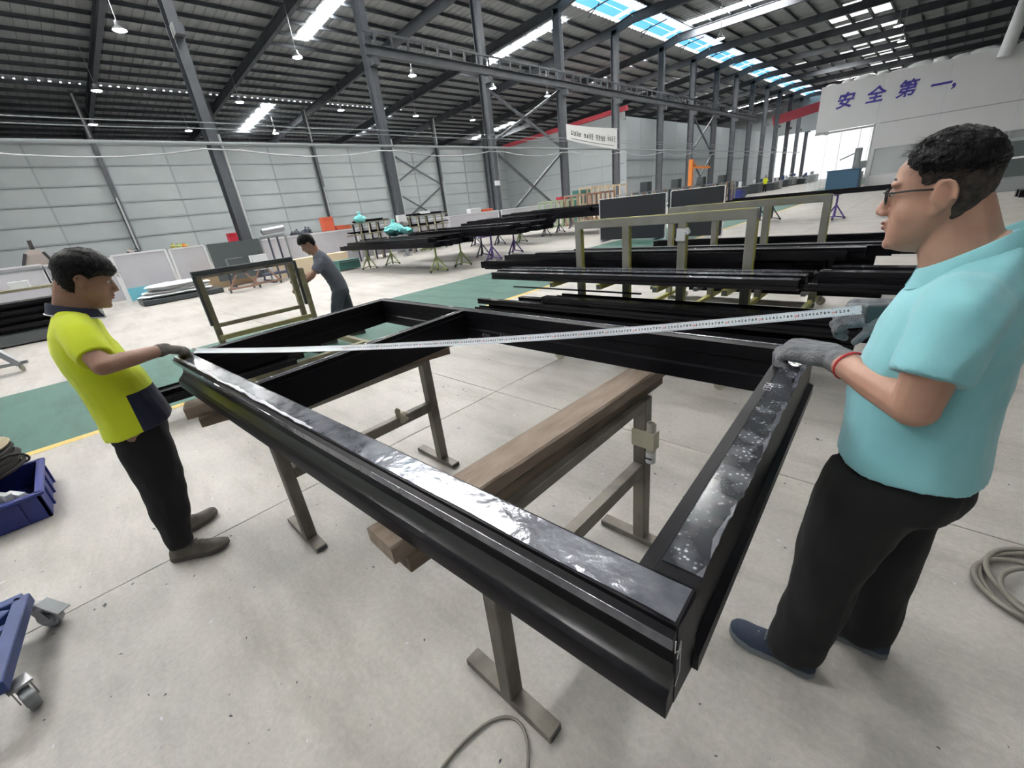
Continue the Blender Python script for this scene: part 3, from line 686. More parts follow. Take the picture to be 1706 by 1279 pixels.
# ---- trestles
def trestle(label, x, ya, yb, ztop, fx0, fx1):
    t = thing('steel_trestle', label, 'trestle', (x, (ya + yb) / 2, 0), 'steel trestles')
    for y in (ya, yb):
        MB().box((x, y, (ztop + .03) / 2), (.06, .06, ztop - .03)).build('leg', 'steel_brown', t, bevel=.004)
        ft = MB().box(((fx0 + fx1) / 2, y, .016), (fx1 - fx0, .062, .032)).build('foot', 'steel_brown', t, bevel=.003)
        for xx in (fx0, fx1): MB().box((xx, y, .016), (.004, .048, .020)).build('open_end', 'machine_dark', ft)
    MB().box((x, (ya + yb) / 2, .445), (.052, yb - ya - .06, .062)).build('crossbar', 'steel_brown', t, bevel=.004)
    MB().box((x, (ya + yb) / 2, ztop - .02), (.06, yb - ya - .06, .04)).build('top_rail', 'steel_brown', t, bevel=.003)
    return t
trestle('bare steel trestle under the near end of the black window frame', -.785, .585, 1.55, .80, -1.0, -.585)
trestle('bare steel trestle under the mullion of the black window frame', -2.25, .46, 1.42, .79, -2.52, -2.10)
def timber(label, pts, w, z0, z1, zl, lowoff, m='weathered_wood'):
    t = thing('timber_beam', label, 'timber', (pts[0][0], pts[0][1], z0))
    def plank(p, q, w, za, zb, nm, m):
        n = 16; d = V(q[0] - p[0], q[1] - p[1], 0).normalized(); s = V(d.y, -d.x, 0); rg = []
        for i in range(n + 1):
            c = V(p[0], p[1], 0).lerp(V(q[0], q[1], 0), i / n); j = rnd(-.004, .004)
            rg.append([c + s * (-w / 2 + j) + V(0, 0, za), c + s * (w / 2 + rnd(-.003, .003)) + V(0, 0, za), c + s * (w / 2 + rnd(-.003, .003)) + V(0, 0, zb - .006), c + s * (w / 2 - .008) + V(0, 0, zb), c + s * (-w / 2 + .006) + V(0, 0, zb), c + s * (-w / 2 + j) + V(0, 0, zb - .008)])
        return MB().rings(rg).build(nm, m, t)
    plank(pts[0], pts[1], w, z1, zl, 'top_plank', m)
    plank((pts[0][0] + lowoff[0], pts[0][1] + lowoff[1]), (pts[1][0], pts[1][1] - .04), w * .62, z0, z1 - .001, 'lower_plank', 'dark_wood')
    return t
timber('weathered timber beam on the nearest trestle, sticking out under the front bar', ((-.862, .315), (-.815, 1.76)), .125, .80, .85, .899, (.03, .03))
timber('weathered timber beam on the trestle beneath the mullion', ((-2.52, .20), (-2.16, 1.60)), .13, .79, .84, .899, (.06, .03))

# ---- can taped to the trestle leg
t = thing('sealant_tube', 'grey tube taped upright to the nearest trestle leg', 'tube', (-.735, 1.535, .5))
MB().lathe([(.001, .49), (.021, .49), (.021, .685), (.019, .69), (.014, .69), (.013, .683), (.001, .683)], 18, Matrix.Translation((-.735, 1.535, 0))).build('body', 'tube_grey', t, smooth=40)
MB().lathe([(.0215, .492), (.0222, .492), (.0222, .545), (.0215, .545)], 18, Matrix.Translation((-.735, 1.535, 0))).build('paper_label', 'label_white', t, smooth=40)
MB().box((-.735, 1.5128, .517), (.030, .001, .008)).build('label_print', 'tape_ink', t)
mb = MB()
for k_ in range(1):
    z0 = .565; mb.sect([(.034, -.034), (-.02, -.034), (-.074, -.040), (-.077, .006), (-.034, .034), (.034, .034)], (-.785, 1.55, z0), (-.785, 1.55, z0 + .085), up=(0, 1, 0))
mb.build('adhesive_tape', 'clear_tape', t)
def crumple(mb, amp, seed=0):
    rs = random.Random(seed); mb.v = [(x + rs.uniform(-amp, amp), y + rs.uniform(-amp, amp), z + rs.uniform(-amp, amp)) for x, y, z in mb.v]; return mb
o = MB(); o.ell((-2.25, 1.18, .452), (.036, .055, .044), n=12, m=8); o.ell((-2.24, 1.155, .505), (.012, .02, .035), n=8, m=6); crumple(o, .005, 3)
o = o.build('plastic_scrap', 'clear_tape', None, smooth=60); tag(o, 'crumpled clear plastic wrapped on a trestle crossbar below the mullion', 'wrap')

# ---- measuring tape
TA, TB = V(-2.80, .365, 1.088), V(-.115, 1.64, 1.215)
t = thing('tape_measure', 'white steel tape measure stretched diagonally across the window frame', 'tape measure', (-1.4, 1.0, 1.1))
dT = (TB - TA); LT = dT.length; dT.normalize(); sT = V(-dT.y, dT.x, 0).normalized(); uT = (V(0, 0, 1) * .78 - V(-.0, 1, 0).dot(sT) * sT * .0).normalized()
wT = .030
def tp(s, w, off=0.0):
    f = s / LT; tw = math.radians(38 + 12 * f); sag = -.035 * 4 * f * (1 - f)
    across = V(0, 0, 1) * math.cos(PI / 2 - tw) + sT * math.sin(PI / 2 - tw); nrm = -(sT * math.cos(PI / 2 - tw)) + V(0, 0, 1) * math.sin(PI / 2 - tw)
    return TA + dT * s + V(0, 0, sag) + across * w + nrm * (off + .5 * (w / wT) ** 2 * .006)
mb = MB(); n = 60; vs = []
for i in range(n + 1):
    s = LT * i / n; vs += [tp(s, -wT / 2), tp(s, 0), tp(s, wT / 2), tp(s, wT / 2, -.0006), tp(s, 0, -.0006), tp(s, -wT / 2, -.0006)]
fs = []
for i in range(n):
    for j in range(6): fs.append((i * 6 + j, i * 6 + (j + 1) % 6, (i + 1) * 6 + (j + 1) % 6, (i + 1) * 6 + j))
mb.add(vs, fs + [(5, 4, 3, 2, 1, 0), tuple(n * 6 + j for j in range(6))]).build('blade', 'tape_white', t)
txt = []; mbk = MB(); mbr = MB(); glyph = {}
for cm in range(2, int(LT * 100) - 2, 1):
    if cm / 100 < LT * .33: continue
    s_ = str(cm % 10) if cm % 10 else str((cm // 10) * 10)
    if s_ not in glyph: glyph[s_] = text_mesh(s_, .0085 if cm % 10 == 0 else .0125, 0, .0003)
    vs, fs = glyph[s_]
    (mbr if cm % 10 == 0 else mbk).add([tp(cm / 100 + v.x - .003, v.y - .004, .0008) for v in vs], fs)
for mm in range(0, int(LT * 200)):
    s = mm / 200.0; h = .010 if mm % 10 == 0 else .006
    if s < LT * .33 or s > LT - .02: continue
    for w0, w1 in ((-wT / 2 + .0008, -wT / 2 + .0008 + h * .6), (wT / 2 - .0008 - h * .6, wT / 2 - .0008)):
        mbk.add([tp(s, w0, .0007), tp(s + .0008, w0, .0007), tp(s + .0008, w1, .0007), tp(s, w1, .0007)], [(0, 1, 2, 3)])
o = mbk.build('scale_print', 'tape_ink', t); o['kind'] = 'stuff'
o = mbr.build('decimetre_print', 'tape_red', t); o['kind'] = 'stuff'
MB().bar(TA - dT * .01, TA + dT * .012, .002, .03).build('hook', 'cut_alu', t)
MB().box(TB + V(.035, .005, -.01), (.065, .04, .06), R=Matrix.Rotation(.4, 3, 'Z')).build('case', 'machine_dark', t, bevel=.008, seg=2)

# ================================================================== PROFILE RACKS
def caster(mb_parent, c, r=.055, m='caster_white', rz=0.0):
    # c: floor point; swivel caster as a part with sub-part wheel
    R = Matrix.Rotation(rz, 3, 'Z')
    f = MB(); ax = R @ V(0, 1, 0); fw = R @ V(1, 0, 0); c = V(*c)
    for s in (-1, 1): f.bar(c + ax * (.026 * s) + V(0, 0, r), c + ax * (.026 * s) - fw * .02 + V(0, 0, 2 * r + .02), .004, .04, up=fw)
    f.box(c - fw * .02 + V(0, 0, 2 * r + .022), (.07, .07, .008), R=R)
    fo = f.build('caster_fork', 'caster_fork', mb_parent)
    MB().lathe([(.012, -.020), (r * .55, -.020), (r * .6, -.013), (r * .93, -.018), (r, -.010), (r, .010), (r * .93, .018), (r * .6, .013), (r * .55, .020), (.012, .020)], 20,
               Matrix.Translation(c + V(0, 0, r)) @ Matrix.Rotation(rz, 4, 'Z') @ Matrix.Rotation(PI / 2, 4, 'X')).build('caster_wheel', m, fo, smooth=40)
def tubebar(p, q, w, h, nm, m, t, up=(0, 0, 1), endcap=True):
    o = MB().bar(p, q, w, h, up).build(nm, m, t, bevel=.004)
    if endcap:
        d = (V(*q) - V(*p)).normalized(); MB().bar(V(*p) - d * .0008, V(*p) + d * .001, w * .8, h * .8, up).build('open_end', 'machine_dark', o)
    return o
def rack(label, X0, X1, YP_, zt, yf, yr, zarm, zlow):
    t = thing('profile_rack', label, 'rack', ((X0 + X1) / 2, YP_, 0))
    n = 4
    for i in range(n):
        x = X0 + (X1 - X0) * i / (n - 1)
        MB().box((x, YP_, (zt + .16) / 2), (.075, .055, zt - .16)).build('post', 'grey_yellow_steel', t, bevel=.004)
        MB().box((x + .039, YP_, (zt + .16) / 2), (.004, .05, zt - .18)).build('painted_side', 'yellow_steel', t)
        tubebar((x, yf, .165), (x, yr, .165), .055, .055, 'base_arm', 'yellow_steel', t)
        tubebar((x, yf + .04, zlow - .03), (x, YP_ - .03, zlow - .03), .05, .05, 'low_arm', 'grey_yellow_steel', t)
        tubebar((x, yf + .02, zarm - .03), (x, YP_ - .03, zarm - .03), .05, .05, 'arm', 'yellow_steel', t)
        tubebar((x, yr, zarm - .03), (x, YP_ + .03, zarm - .03), .05, .05, 'arm', 'yellow_steel', t)
    tr = MB().box(((X0 + X1) / 2, YP_, zt + .03), (X1 - X0 + .075, .055, .08)).build('top_rail', 'grey_yellow_steel', t, bevel=.004)
    MB().box(((X0 + X1) / 2 + .1, YP_, zt + .072), (X1 - X0 - .2, .05, .005)).build('painted_top', 'yellow_steel', t)
    MB().box(((X0 + X1) / 2, YP_ + .06, .105), (X1 - X0 + .06, .06, .06)).build('base_rail', 'grey_yellow_steel', t, bevel=.004)
    for x in (X0, X1):
        for y in (yf + .06, yr - .06): caster(t, (x + .02, y, 0), .055, rz=rnd(-.5, .5))
    return t
rack('nearest grey and yellow profile rack on casters, behind the window frame', -2.79, -1.09, 4.0, 1.33, 3.44, 4.56, .86, .45)
rack('second grey and yellow profile rack on casters, behind the nearest one', -2.72, -.93, 6.15, 1.30, 5.55, 6.75, .80, .40)
MB_ = MB().box((-1.66, 3.962, 1.22), (.085, .012, .11)); MB_.ell((-1.60, 3.955, 1.25), (.03, .012, .03), n=10, m=6); crumple(MB_, .005, 5)
o = MB_.build('label_wrap', 'white_plastic'); tag(o, 'crumpled white paper label tied on a post of the nearest rack', 'label')

SECT = {
 'box': lambda w, h: [(-w/2, 0), (w/2, 0), (w/2, h*.42), (w/2 - .008, h*.46), (w/2 - .008, h*.56), (w/2, h*.6), (w/2, h), (-w/2, h), (-w/2, h*.6), (-w/2 + .008, h*.56), (-w/2 + .008, h*.46), (-w/2, h*.42)],
 'chan': lambda w, h: [(-w/2, 0), (w/2, 0), (w/2, h), (w/2 - .006, h), (w/2 - .006, .007), (-w/2 + .006, .007), (-w/2 + .006, h), (-w/2, h)],
 'tee': lambda w, h: [(-w/2, h - .008), (-.01, h - .012), (-.01, .006), (-w*.3, .006), (-w*.3, 0), (w*.3, 0), (w*.3, .006), (.01, .006), (.01, h - .012), (w/2, h - .008), (w/2, h), (-w/2, h)],
 'ang': lambda w, h: [(-w/2, 0), (w/2, 0), (w/2, .006), (-w/2 + .006, .006), (-w/2 + .006, h), (-w/2, h)],
}
def profile(label, x0, x1, y, z, w, h, kind='box', m='black_alu_gloss', group=None, yaw=0.0, film_=None):
    dy = (x1 - x0) * math.tan(yaw)
    mb = MB(); mb.sect(SECT[kind](w, h), (x0, y, z), (x1, y + dy, z))
    if film_:
        t = thing('aluminium_profile', label, 'profile', (x0, y, z), group); mb.build('bar', m, t)
        s = film_; MB().box(((x0 + x1) / 2 + s[0], y + dy / 2, z + h + .0008), (s[1], w * .8, .0014)).build('film', 'film_clear', t); return t
    o = mb.build('aluminium_profile', m); return tag(o, label, 'profile', group)
G1 = 'profiles in the upper pile of the nearest rack'; G2 = 'profiles in the lower pile of the nearest rack'; G3 = 'profiles on the second rack'
def by_px(xl, yl, xr, yr_, Y):
    a = P(xl, yl, Y=Y); b = P(xr, yr_, Y=Y); return a.x, b.x, (a.z + b.z) / 2
# upper pile, front of posts
zt_ = .86
profile('front long black profile on the upper arms of the nearest rack, with silvery film', -3.70, -.62, 3.53, zt_, .09, .075, 'box', film_=(0, 3.0), group=None)
profile('second long black profile from the front on the upper arms of the nearest rack', -3.72, -.60, 3.66, zt_, .10, .085, 'box', film_=(.2, 2.6))
profile('third long black profile from the front on the upper arms of the nearest rack', -3.68, -.58, 3.80, zt_, .10, .085, 'box', film_=(.1, 2.7))
pts = [(-4.45, -1.1, 4.12, .0, .07, .11), (-4.62, -.8, 4.21, .0, .07, .09), (-4.40, -.6, 4.30, .0, .07, .10), (-4.2, -.55, 4.39, .0, .07, .11), (-3.9, -.3, 4.48, 0, .07, .11),
       (-4.05, -.45, 4.13, .115, .08, .07), (-3.6, -.35, 4.23, .115, .08, .08), (-3.35, -.2, 4.33, .115, .08, .08), (-3.15, -.15, 4.43, .115, .08, .09)]
seen = {0: 'with the lowest left end', 1: 'reaching farthest left', 2: 'third in the bottom layer', 3: 'fourth in the bottom layer', 4: 'last in the bottom layer', 5: 'on top near the posts', 6: 'second on top', 7: 'third on top', 8: 'on top farthest back'}
for i, (x0, x1, y, dz, w, h) in enumerate(pts):
    lab = 'black profile in the upper pile behind the nearest rack posts' + (', ' + seen[i] if i in seen else '')
    profile(lab, x0, x1, y, zt_ + dz, w, h, ['box', 'chan', 'box', 'tee'][i % 4], ['black_alu', 'black_alu_gloss'][i % 2], G1)
for i, (x0, x1, y, z, w, h) in enumerate([(-1.2, .35, 3.60, zt_ - .005, .05, .04), (-.55, .55, 3.74, zt_ + .02, .09, .08), (-.50, .62, 3.88, zt_ + .02, .09, .09)]):
    profile(['thin black profile end sticking out right of the front upper profiles', 'middle black profile reaching right towards the man in the cyan shirt', 'rear black profile reaching right towards the man in the cyan shirt'][i], x0 if i == 0 else x0 + .01, x1, y, z, w, h, 'box')
# lower pile
zl = .45
low = [(-4.05, -.35, 3.50, 0, .085, .06, 'chan'), (-3.9, -.25, 3.60, 0, .07, .09, 'box'), (-3.6, -.30, 3.70, 0, .085, .07, 'tee'), (-3.5, -.1, 3.80, 0, .07, .06, 'chan'), (-3.7, -.5, 3.89, 0, .06, .05, 'box'),
       (-4.0, -.2, 3.51, .10, .07, .06, 'box'), (-3.3, .0, 3.62, .10, .08, .06, 'chan'), (-3.5, -.4, 3.73, .10, .08, .06, 'box'), (-3.2, -.1, 3.84, .10, .08, .05, 'ang'), (-3.0, -.25, 3.58, .165, .10, .06, 'box'), (-2.9, -.35, 3.73, .165, .10, .055, 'chan')]
for i, (x0, x1, y, dz, w, h, kd) in enumerate(low):
    profile('black profile in the low pile of the nearest rack, %s from the front, %s layer' % (['first', 'second', 'third', 'fourth', 'fifth'][[0, 1, 2, 3, 4, 0, 1, 2, 3, 0, 1][i]], 'bottom' if i < 5 else ('middle' if i < 9 else 'top')), x0, x1, y, zl + dz, w, h, kd, ['black_alu', 'black_alu_gloss'][i % 2], G2, yaw=rnd(-.002, .002))
profile('thin black rod lying across the top of the low rack pile at the left', -3.75, -2.0, 3.90, zl + .23, .02, .014, 'box', 'black_alu', yaw=-.01)
# second rack
up2 = [(-2.65, .35, 5.62, 0, .07, .10), (-2.9, .55, 5.75, 0, .10, .05), (-2.2, .2, 5.88, 0, .10, .06), (-2.4, .9, 6.0, 0, .08, .07), (-3.0, .4, 6.35, 0, .08, .12), (-2.6, .6, 6.5, 0, .08, .10), (-3.2, .2, 6.64, 0, .08, .08)]
for i, (x0, x1, y, dz, w, h) in enumerate(up2):
    profile('dark profile on the upper arms of the second rack, %s from the front' % ordn[i], x0, x1, y, .80 + dz, w, h, ['box', 'chan'][i % 2], ['black_alu', 'black_alu_gloss'][i % 2], G3)
for i, (x0, x1, y, w, h) in enumerate([(-2.0, .1, 5.66, .10, .20), (-1.95, -.1, 5.80, .08, .18), (-2.5, -.3, 6.4, .10, .12)]):
    profile(['tall dark profile lying low on the front of the second rack', 'second tall dark profile lying low on the second rack', 'dark profile lying low behind the posts of the second rack'][i], x0, x1, y, .40 if y < 6 else .195, w, h, 'box', 'black_alu')
# ================================================================== PEOPLE
def fuse(mb, name, m, parent, voxel=.007, smooth=3, disp=None, split=None, fac=.5, planes=()):
    off = ORG.get(parent.name, V(0, 0, 0))
    me = bpy.data.meshes.new('tmp'); me.from_pydata([(x[0] - off.x, x[1] - off.y, x[2] - off.z) for x in mb.v], [], mb.f); me.update()
    bm = bmesh.new(); bm.from_mesh(me); bmesh.ops.recalc_face_normals(bm, faces=bm.faces); bm.to_mesh(me); bm.free()
    o = bpy.data.objects.new('tmp', me)
    r = o.modifiers.new('r', 'REMESH'); r.mode = 'VOXEL'; r.voxel_size = voxel; r.use_smooth_shade = True
    s = o.modifiers.new('s', 'SMOOTH'); s.factor = fac; s.iterations = smooth
    out = eval_mesh(o)
    bpy.data.objects.remove(o); bpy.data.meshes.remove(me)
    if disp:
        nr = [v.normal.copy() for v in out.vertices]
        for v, n_v in zip(out.vertices, nr): v.co += disp(v.co + off, n_v)
    if planes:
        bm = bmesh.new(); bm.from_mesh(out)
        for co, no in planes: bmesh.ops.bisect_plane(bm, geom=bm.verts[:] + bm.edges[:] + bm.faces[:], plane_co=V(*co) - off, plane_no=no)
        bm.to_mesh(out); bm.free(); out.update()
    def mk(nm, mesh, mm):
        mesh.materials.clear(); mesh.materials.append(MAT[mm]); mesh.polygons.foreach_set('use_smooth', [True] * len(mesh.polygons)); mesh.name = nm; mesh.update()
        q = bpy.data.objects.new(nm, mesh); COL.objects.link(q); q.parent = parent; ORG[q.name] = off; return q
    if split:     # split = list of (name, material, test(world centre))
        done = set(); res = []
        groups = {k: [] for k in range(-1, len(split))}
        for p in out.polygons:
            c = p.center + off
            for k, (nm, mm, tst) in enumerate(split):
                if tst(c): groups[k].append(p.index); break
            else: groups[-1].append(p.index)
        for k, idx in groups.items():
            if not idx: continue
            used = {}; vs = []; fs = []
            for pi in idx:
                f = []
                for vi in out.polygons[pi].vertices:
                    if vi not in used: used[vi] = len(vs); vs.append(tuple(out.vertices[vi].co))
                    f.append(used[vi])
                fs.append(f)
            me2 = bpy.data.meshes.new(name); me2.from_pydata(vs, [], fs)
            nm, mm = (name, m) if k == -1 else split[k][:2]
            res.append(mk(nm, me2, mm))
        bpy.data.meshes.remove(out); return res[0]
    return mk(name, out, m)

HZ = [-.122, -.115, -.100, -.080, -.055, -.025, .010, .040, .070, .095, .112, .120]
HF = [.050, .074, .087, .090, .089, .087, .087, .091, .086, .066, .036, .004]
HB = [.000, -.012, -.022, -.040, -.062, -.083, -.096, -.101, -.098, -.080, -.048, -.004]
HW = [.012, .026, .041, .053, .062, .068, .072, .0755, .0755, .064, .041, .004]
def interp(xs, ys, x):
    if x <= xs[0]: return ys[0]
    for i in range(len(xs) - 1):
        if x <= xs[i + 1]:
            t = (x - xs[i]) / (xs[i + 1] - xs[i]); return ys[i] + (ys[i + 1] - ys[i]) * t
    return ys[-1]
class Head:
    def __init__(s, c, f, up=(0, 0, 1), k=1.0, kw=1.0, kb=.92):
        s.kb = kb; s.c = V(*c); s.f = V(*f).normalized(); s.l = V(*up).cross(s.f).normalized(); s.u = s.f.cross(s.l).normalized(); s.k = k; s.kw = kw
        s.R = Matrix((s.f, s.l, s.u)).transposed()
    def p(s, f, l, u): return s.c + (s.f * f + s.l * (l * s.kw) + s.u * u) * s.k
    def skin(s, th, z, t=0.0):   # th: 0 front .. pi back, signed to left
        zf, zb, w = interp(HZ, HF, z), interp(HZ, HB, z) * s.kb, interp(HZ, HW, z)
        mid = zb + (zf - zb) * .48; c, sn = math.cos(th), math.sin(th)
        ex = 2.25; r = (abs(c) ** ex + abs(sn) ** ex) ** (-1 / ex)
        f = mid + ((zf - mid) if c > 0 else (mid - zb)) * c * r; l = w * sn * r
        nrm = V(c, sn, 0); up = max(0, (z - .05) / .07) ** 1.5
        return s.p(f + c * t * (1 - .5 * up), l + sn * t * (1 - .5 * up), z + t * up)
    def build(s, mb, ears=True):
        zs = []; 
        for i in range(len(HZ) - 1): zs += [HZ[i], (HZ[i] + HZ[i + 1]) / 2]
        zs.append(HZ[-1])
        mb.rings([[s.skin(2 * PI * j / 28, z) for j in range(28)] for z in zs])
        k = s.k
        mb.cap2(s.p(.084, 0, .022), .0095 * k, s.p(.104, 0, -.016), .0115 * k); mb.ell(s.p(.105, 0, -.022), (.0135 * k, .0135 * k, .0115 * k), s.R)
        for q in (-1, 1):
            mb.ell(s.p(.098, .0135 * q, -.028), (.011 * k, .009 * k, .008 * k), s.R)
            mb.ell(s.p(.080, .030 * q, .036), (.013 * k, .026 * k, .0085 * k), s.R)
            mb.ell(s.p(.046, .036 * q, -.028), (.034 * k, .030 * k, .040 * k), s.R)
            mb.ell(s.p(.074, .031 * q, .014), (.010 * k, .018 * k, .010 * k), s.R)
            if ears:
                mb.ell(s.p(-.010, .0775 * q, .004), (.020 * k, .0065 * k, .030 * k), s.R @ Matrix.Rotation(.38 * q, 3, 'Z'))
                mb.ell(s.p(.000, .073 * q, -.026), (.009 * k, .007 * k, .011 * k), s.R)
                pts = [s.p(-.008 + .0185 * math.cos(a), (.081 + (.007 if a > 1.2 else 0)) * q, .006 + .028 * math.sin(a)) for a in [(-.6 + .32 * i) for i in range(14)]]
                mb.tube(pts, .0048 * k, 6)
        mb.ell(s.p(.090, 0, -.0505), (.010 * k, .022 * k, .0065 * k), s.R); mb.ell(s.p(.0885, 0, -.0625), (.010 * k, .019 * k, .0075 * k), s.R)
        mb.ell(s.p(.080, 0, -.100), (.014 * k, .022 * k, .015 * k), s.R)
    def face(s, body, eyes=True):
        k = s.k
        for q in (-1, 1):
            e = MB().ell(s.p(.0805, .031 * q, .0145), (.011 * k, .0145 * k, .0062 * k), s.R, 10, 7).build('eye', 'eye_white', body, smooth=60)
            MB().ell(s.p(.0885, .031 * q, .0145), (.0045 * k, .006 * k, .0058 * k), s.R, 10, 7).build('iris', 'eye_dark', body, smooth=60)
            MB().tube([s.p(.087 - abs(t_ - .35) * .014, (.014 + .034 * t_) * q, .040 + .006 * math.sin(PI * t_)) for t_ in (0, .25, .5, .75, 1)], [.0022 * k, .0034 * k, .0034 * k, .003 * k, .0016 * k], 6).build('eyebrow', 'hair_black', body, smooth=60)
        mb = MB(); mb.ell(s.p(.0955, 0, -.0512), (.0065 * k, .021 * k, .0050 * k), s.R, 12, 7); mb.ell(s.p(.094, 0, -.0622), (.0065 * k, .017 * k, .0058 * k), s.R, 12, 7)
        mb.build('lips', 'lip', body, smooth=60)
def hair(H, parent, line, t, m='hair_black', name='hair', zmax=.1195, n=52, nz=30, jit=.003, strands=500, slen=.03, seed=1, zmin=-.09, fwd=.3, top=True):
    rs = random.Random(seed); zs = [zmin + (zmax - zmin) * (1 - (1 - i / nz) ** 1.4) for i in range(nz + 1)]
    vs = []; idx = {}
    mb = MB(); out = []; 
    J = [[rs.uniform(-1, 1) for _ in range(n)] for _ in zs]
    def tk(th, z): return t(th, z) if callable(t) else t
    for i, z in enumerate(zs):
        for j in range(n):
            th = -PI + 2 * PI * j / n
            # fringe: clamp z to the hair line so that the boundary is smooth
            zl = line(abs(th)); zz = max(z, zl); th_ = th
            e = min(1.0, max(0.12, (z - zl) / .03 + .25))
            out.append(H.skin(th_, zz, tk(abs(th), zz) * e + jit * J[i][j]))
    inn = [H.skin(-PI + 2 * PI * j / n, max(z, line(abs(-PI + 2 * PI * j / n))), -.006) for i, z in enumerate(zs) for j in range(n)]
    N0 = len(out); fs = []
    for i in range(nz):
        for j in range(n):
            th = -PI + 2 * PI * (j + .5) / n
            if zs[i + 1] <= line(abs(th)) + 1e-6: continue
            a, b, c, d = i * n + j, i * n + (j + 1) % n, (i + 1) * n + (j + 1) % n, (i + 1) * n + j
            fs.append((a, b, c, d)); fs.append((N0 + d, N0 + c, N0 + b, N0 + a))
            if i == 0 or zs[i] <= line(abs(th)) + 1e-6: fs.append((b, a, N0 + a, N0 + b))
    out2 = out + inn; out2.append(H.p(0, 0, .1215 + tk(0, .12))); 
    for j in range(n if top else 0): fs.append((nz * n + j, nz * n + (j + 1) % n, len(out2) - 1))
    mb.add(out2, fs)
    for q in range(strands):
        th = rs.uniform(-PI, PI); zl = line(abs(th))
        if zl > .118: continue
        z = rs.uniform(max(zl, zmin), max(zl, min(.118, zmax)))
        a = H.skin(th, z, tk(abs(th), z) - .001); nn = (a - H.c).normalized(); d = (H.f * fwd * rs.uniform(.3, 1.2) + nn * rs.uniform(.02, .26) + H.l * rs.uniform(-.35, .35) - H.u * rs.uniform(0, .35)).normalized()
        w = H.u.cross(d); w = (w.normalized() if w.length > .01 else H.l) * .0016 * H.k; L = slen * rs.uniform(.4, 1) * H.k
        mb.add([a - w, a + w, a + d * L], [(0, 1, 2)])
    return mb.build(name, m, parent, smooth=70)
def hand_parts(mb, w, x, z, thumb, curl=(25, 70, 55), k=1.0, rad=.0105, spread=.02, thumbdir=(.55, .75, -.35), pad=0.0):
    x = V(*x).normalized(); z = (V(*z) - x * V(*z).dot(x)).normalized(); y = z.cross(x) * thumb; w = V(*w)
    lens = [(.041, .025, .020), (.045, .029, .021), (.042, .027, .020), (.033, .020, .018)]; offs = [.031, .0105, -.0100, -.029]; kx = [.083, .087, .083, .074]
    for i in range(4):
        kn = w + (x * kx[i] + y * offs[i] + z * (.004 if i in (1, 2) else 0)) * k
        mb.cap2(w + y * (offs[i] * .62 * k), (.0165 + pad) * k, kn, (.0140 + pad) * k)
        p = kn; ang = 0
        for s in range(3):
            ang += curl[s] + (i - 1.5) * 3; a = math.radians(ang)
            d = x * math.cos(a) - z * math.sin(a) + y * (spread * (1.5 - i)); q = p + d.normalized() * lens[i][s] * k
            mb.cap2(p, rad * k * (1 - .06 * s), q, rad * k * (.94 - .08 * s)); p = q
    b = w + (x * .028 + y * .030) * k; d1 = (x * thumbdir[0] + y * thumbdir[1] + z * thumbdir[2]).normalized(); t1 = b + d1 * .042 * k; d2 = (d1 + x * .5 - z * .35).normalized(); t2 = t1 + d2 * .030 * k
    mb.cap2(w + y * .010 * k, .017 * k, b, .0155 * k); mb.cap2(b, .0145 * k, t1, .0115 * k); mb.cap2(t1, .0115 * k, t2, .0095 * k)
def shoe(parent, heel, toe, m, ms, w=1.0, z0=.0, hscale=1.0):
    h, t = V(*heel), V(*toe); d = (t - h); d.z = 0; L = d.length; d.normalize(); s = V(-d.y, d.x, 0)
    T = [0, .06, .18, .34, .52, .70, .86, .95, 1.0]; HWd = [.018, .031, .035, .034, .040, .046, .042, .031, .012]; TP = [.050, .078, .092, .094, .078, .060, .050, .043, .030]
    sole = []; up = []
    for q, (tt, hw, tp_) in enumerate(zip(T, HWd, TP)):
        c = h + d * (tt * L); hw *= w; lift = .012 * max(0, tt - .75) / .25
        ring = []
        for j in range(14):
            a = 2 * PI * j / 14; cx, cz = math.cos(a), math.sin(a)
            zz = z0 + .018 + lift + (max(0, cz) ** .75) * (tp_ * hscale - .018) * (1 if cz > 0 else 0); ring.append(c + s * (hw * (abs(cx) ** .7) * (1 if cx > 0 else -1) * (1 - .30 * max(0, cz))) + V(0, 0, zz))
        up.append(ring)
        hs = hw + .004; sole.append([c + s * hs + V(0, 0, z0 + .004 + lift), c + s * hs + V(0, 0, z0 + .026 + lift), c - s * hs + V(0, 0, z0 + .026 + lift), c - s * hs + V(0, 0, z0 + .004 + lift)])
    o = MB().rings(up).build('shoe', m, parent, smooth=50); MB().rings(sole).build('sole', ms, o, smooth=40)
    lm = MB()
    for q in range(3):
        c = h + d * (L * (.48 + .09 * q)); zt = z0 + (.086 - .012 * q) * hscale; lm.tube([c - s * .024 + V(0, 0, zt - .010), c + V(0, 0, zt + .001), c + s * .024 + V(0, 0, zt - .010)], .003, 5)
    lm.build('laces', ms, o, smooth=60)
    return o
def ringat(c, F, S, hd, hw, n=26, ex=2.4, tilt=0.0):
    pts = []
    for j in range(n):
        a = 2 * PI * j / n; cc, ss = math.cos(a), math.sin(a); r = (abs(cc) ** ex + abs(ss) ** ex) ** (-1 / ex)
        pts.append(c + F * (hd * cc * r) + S * (hw * ss * r) + V(0, 0, tilt * cc * r))
    return pts
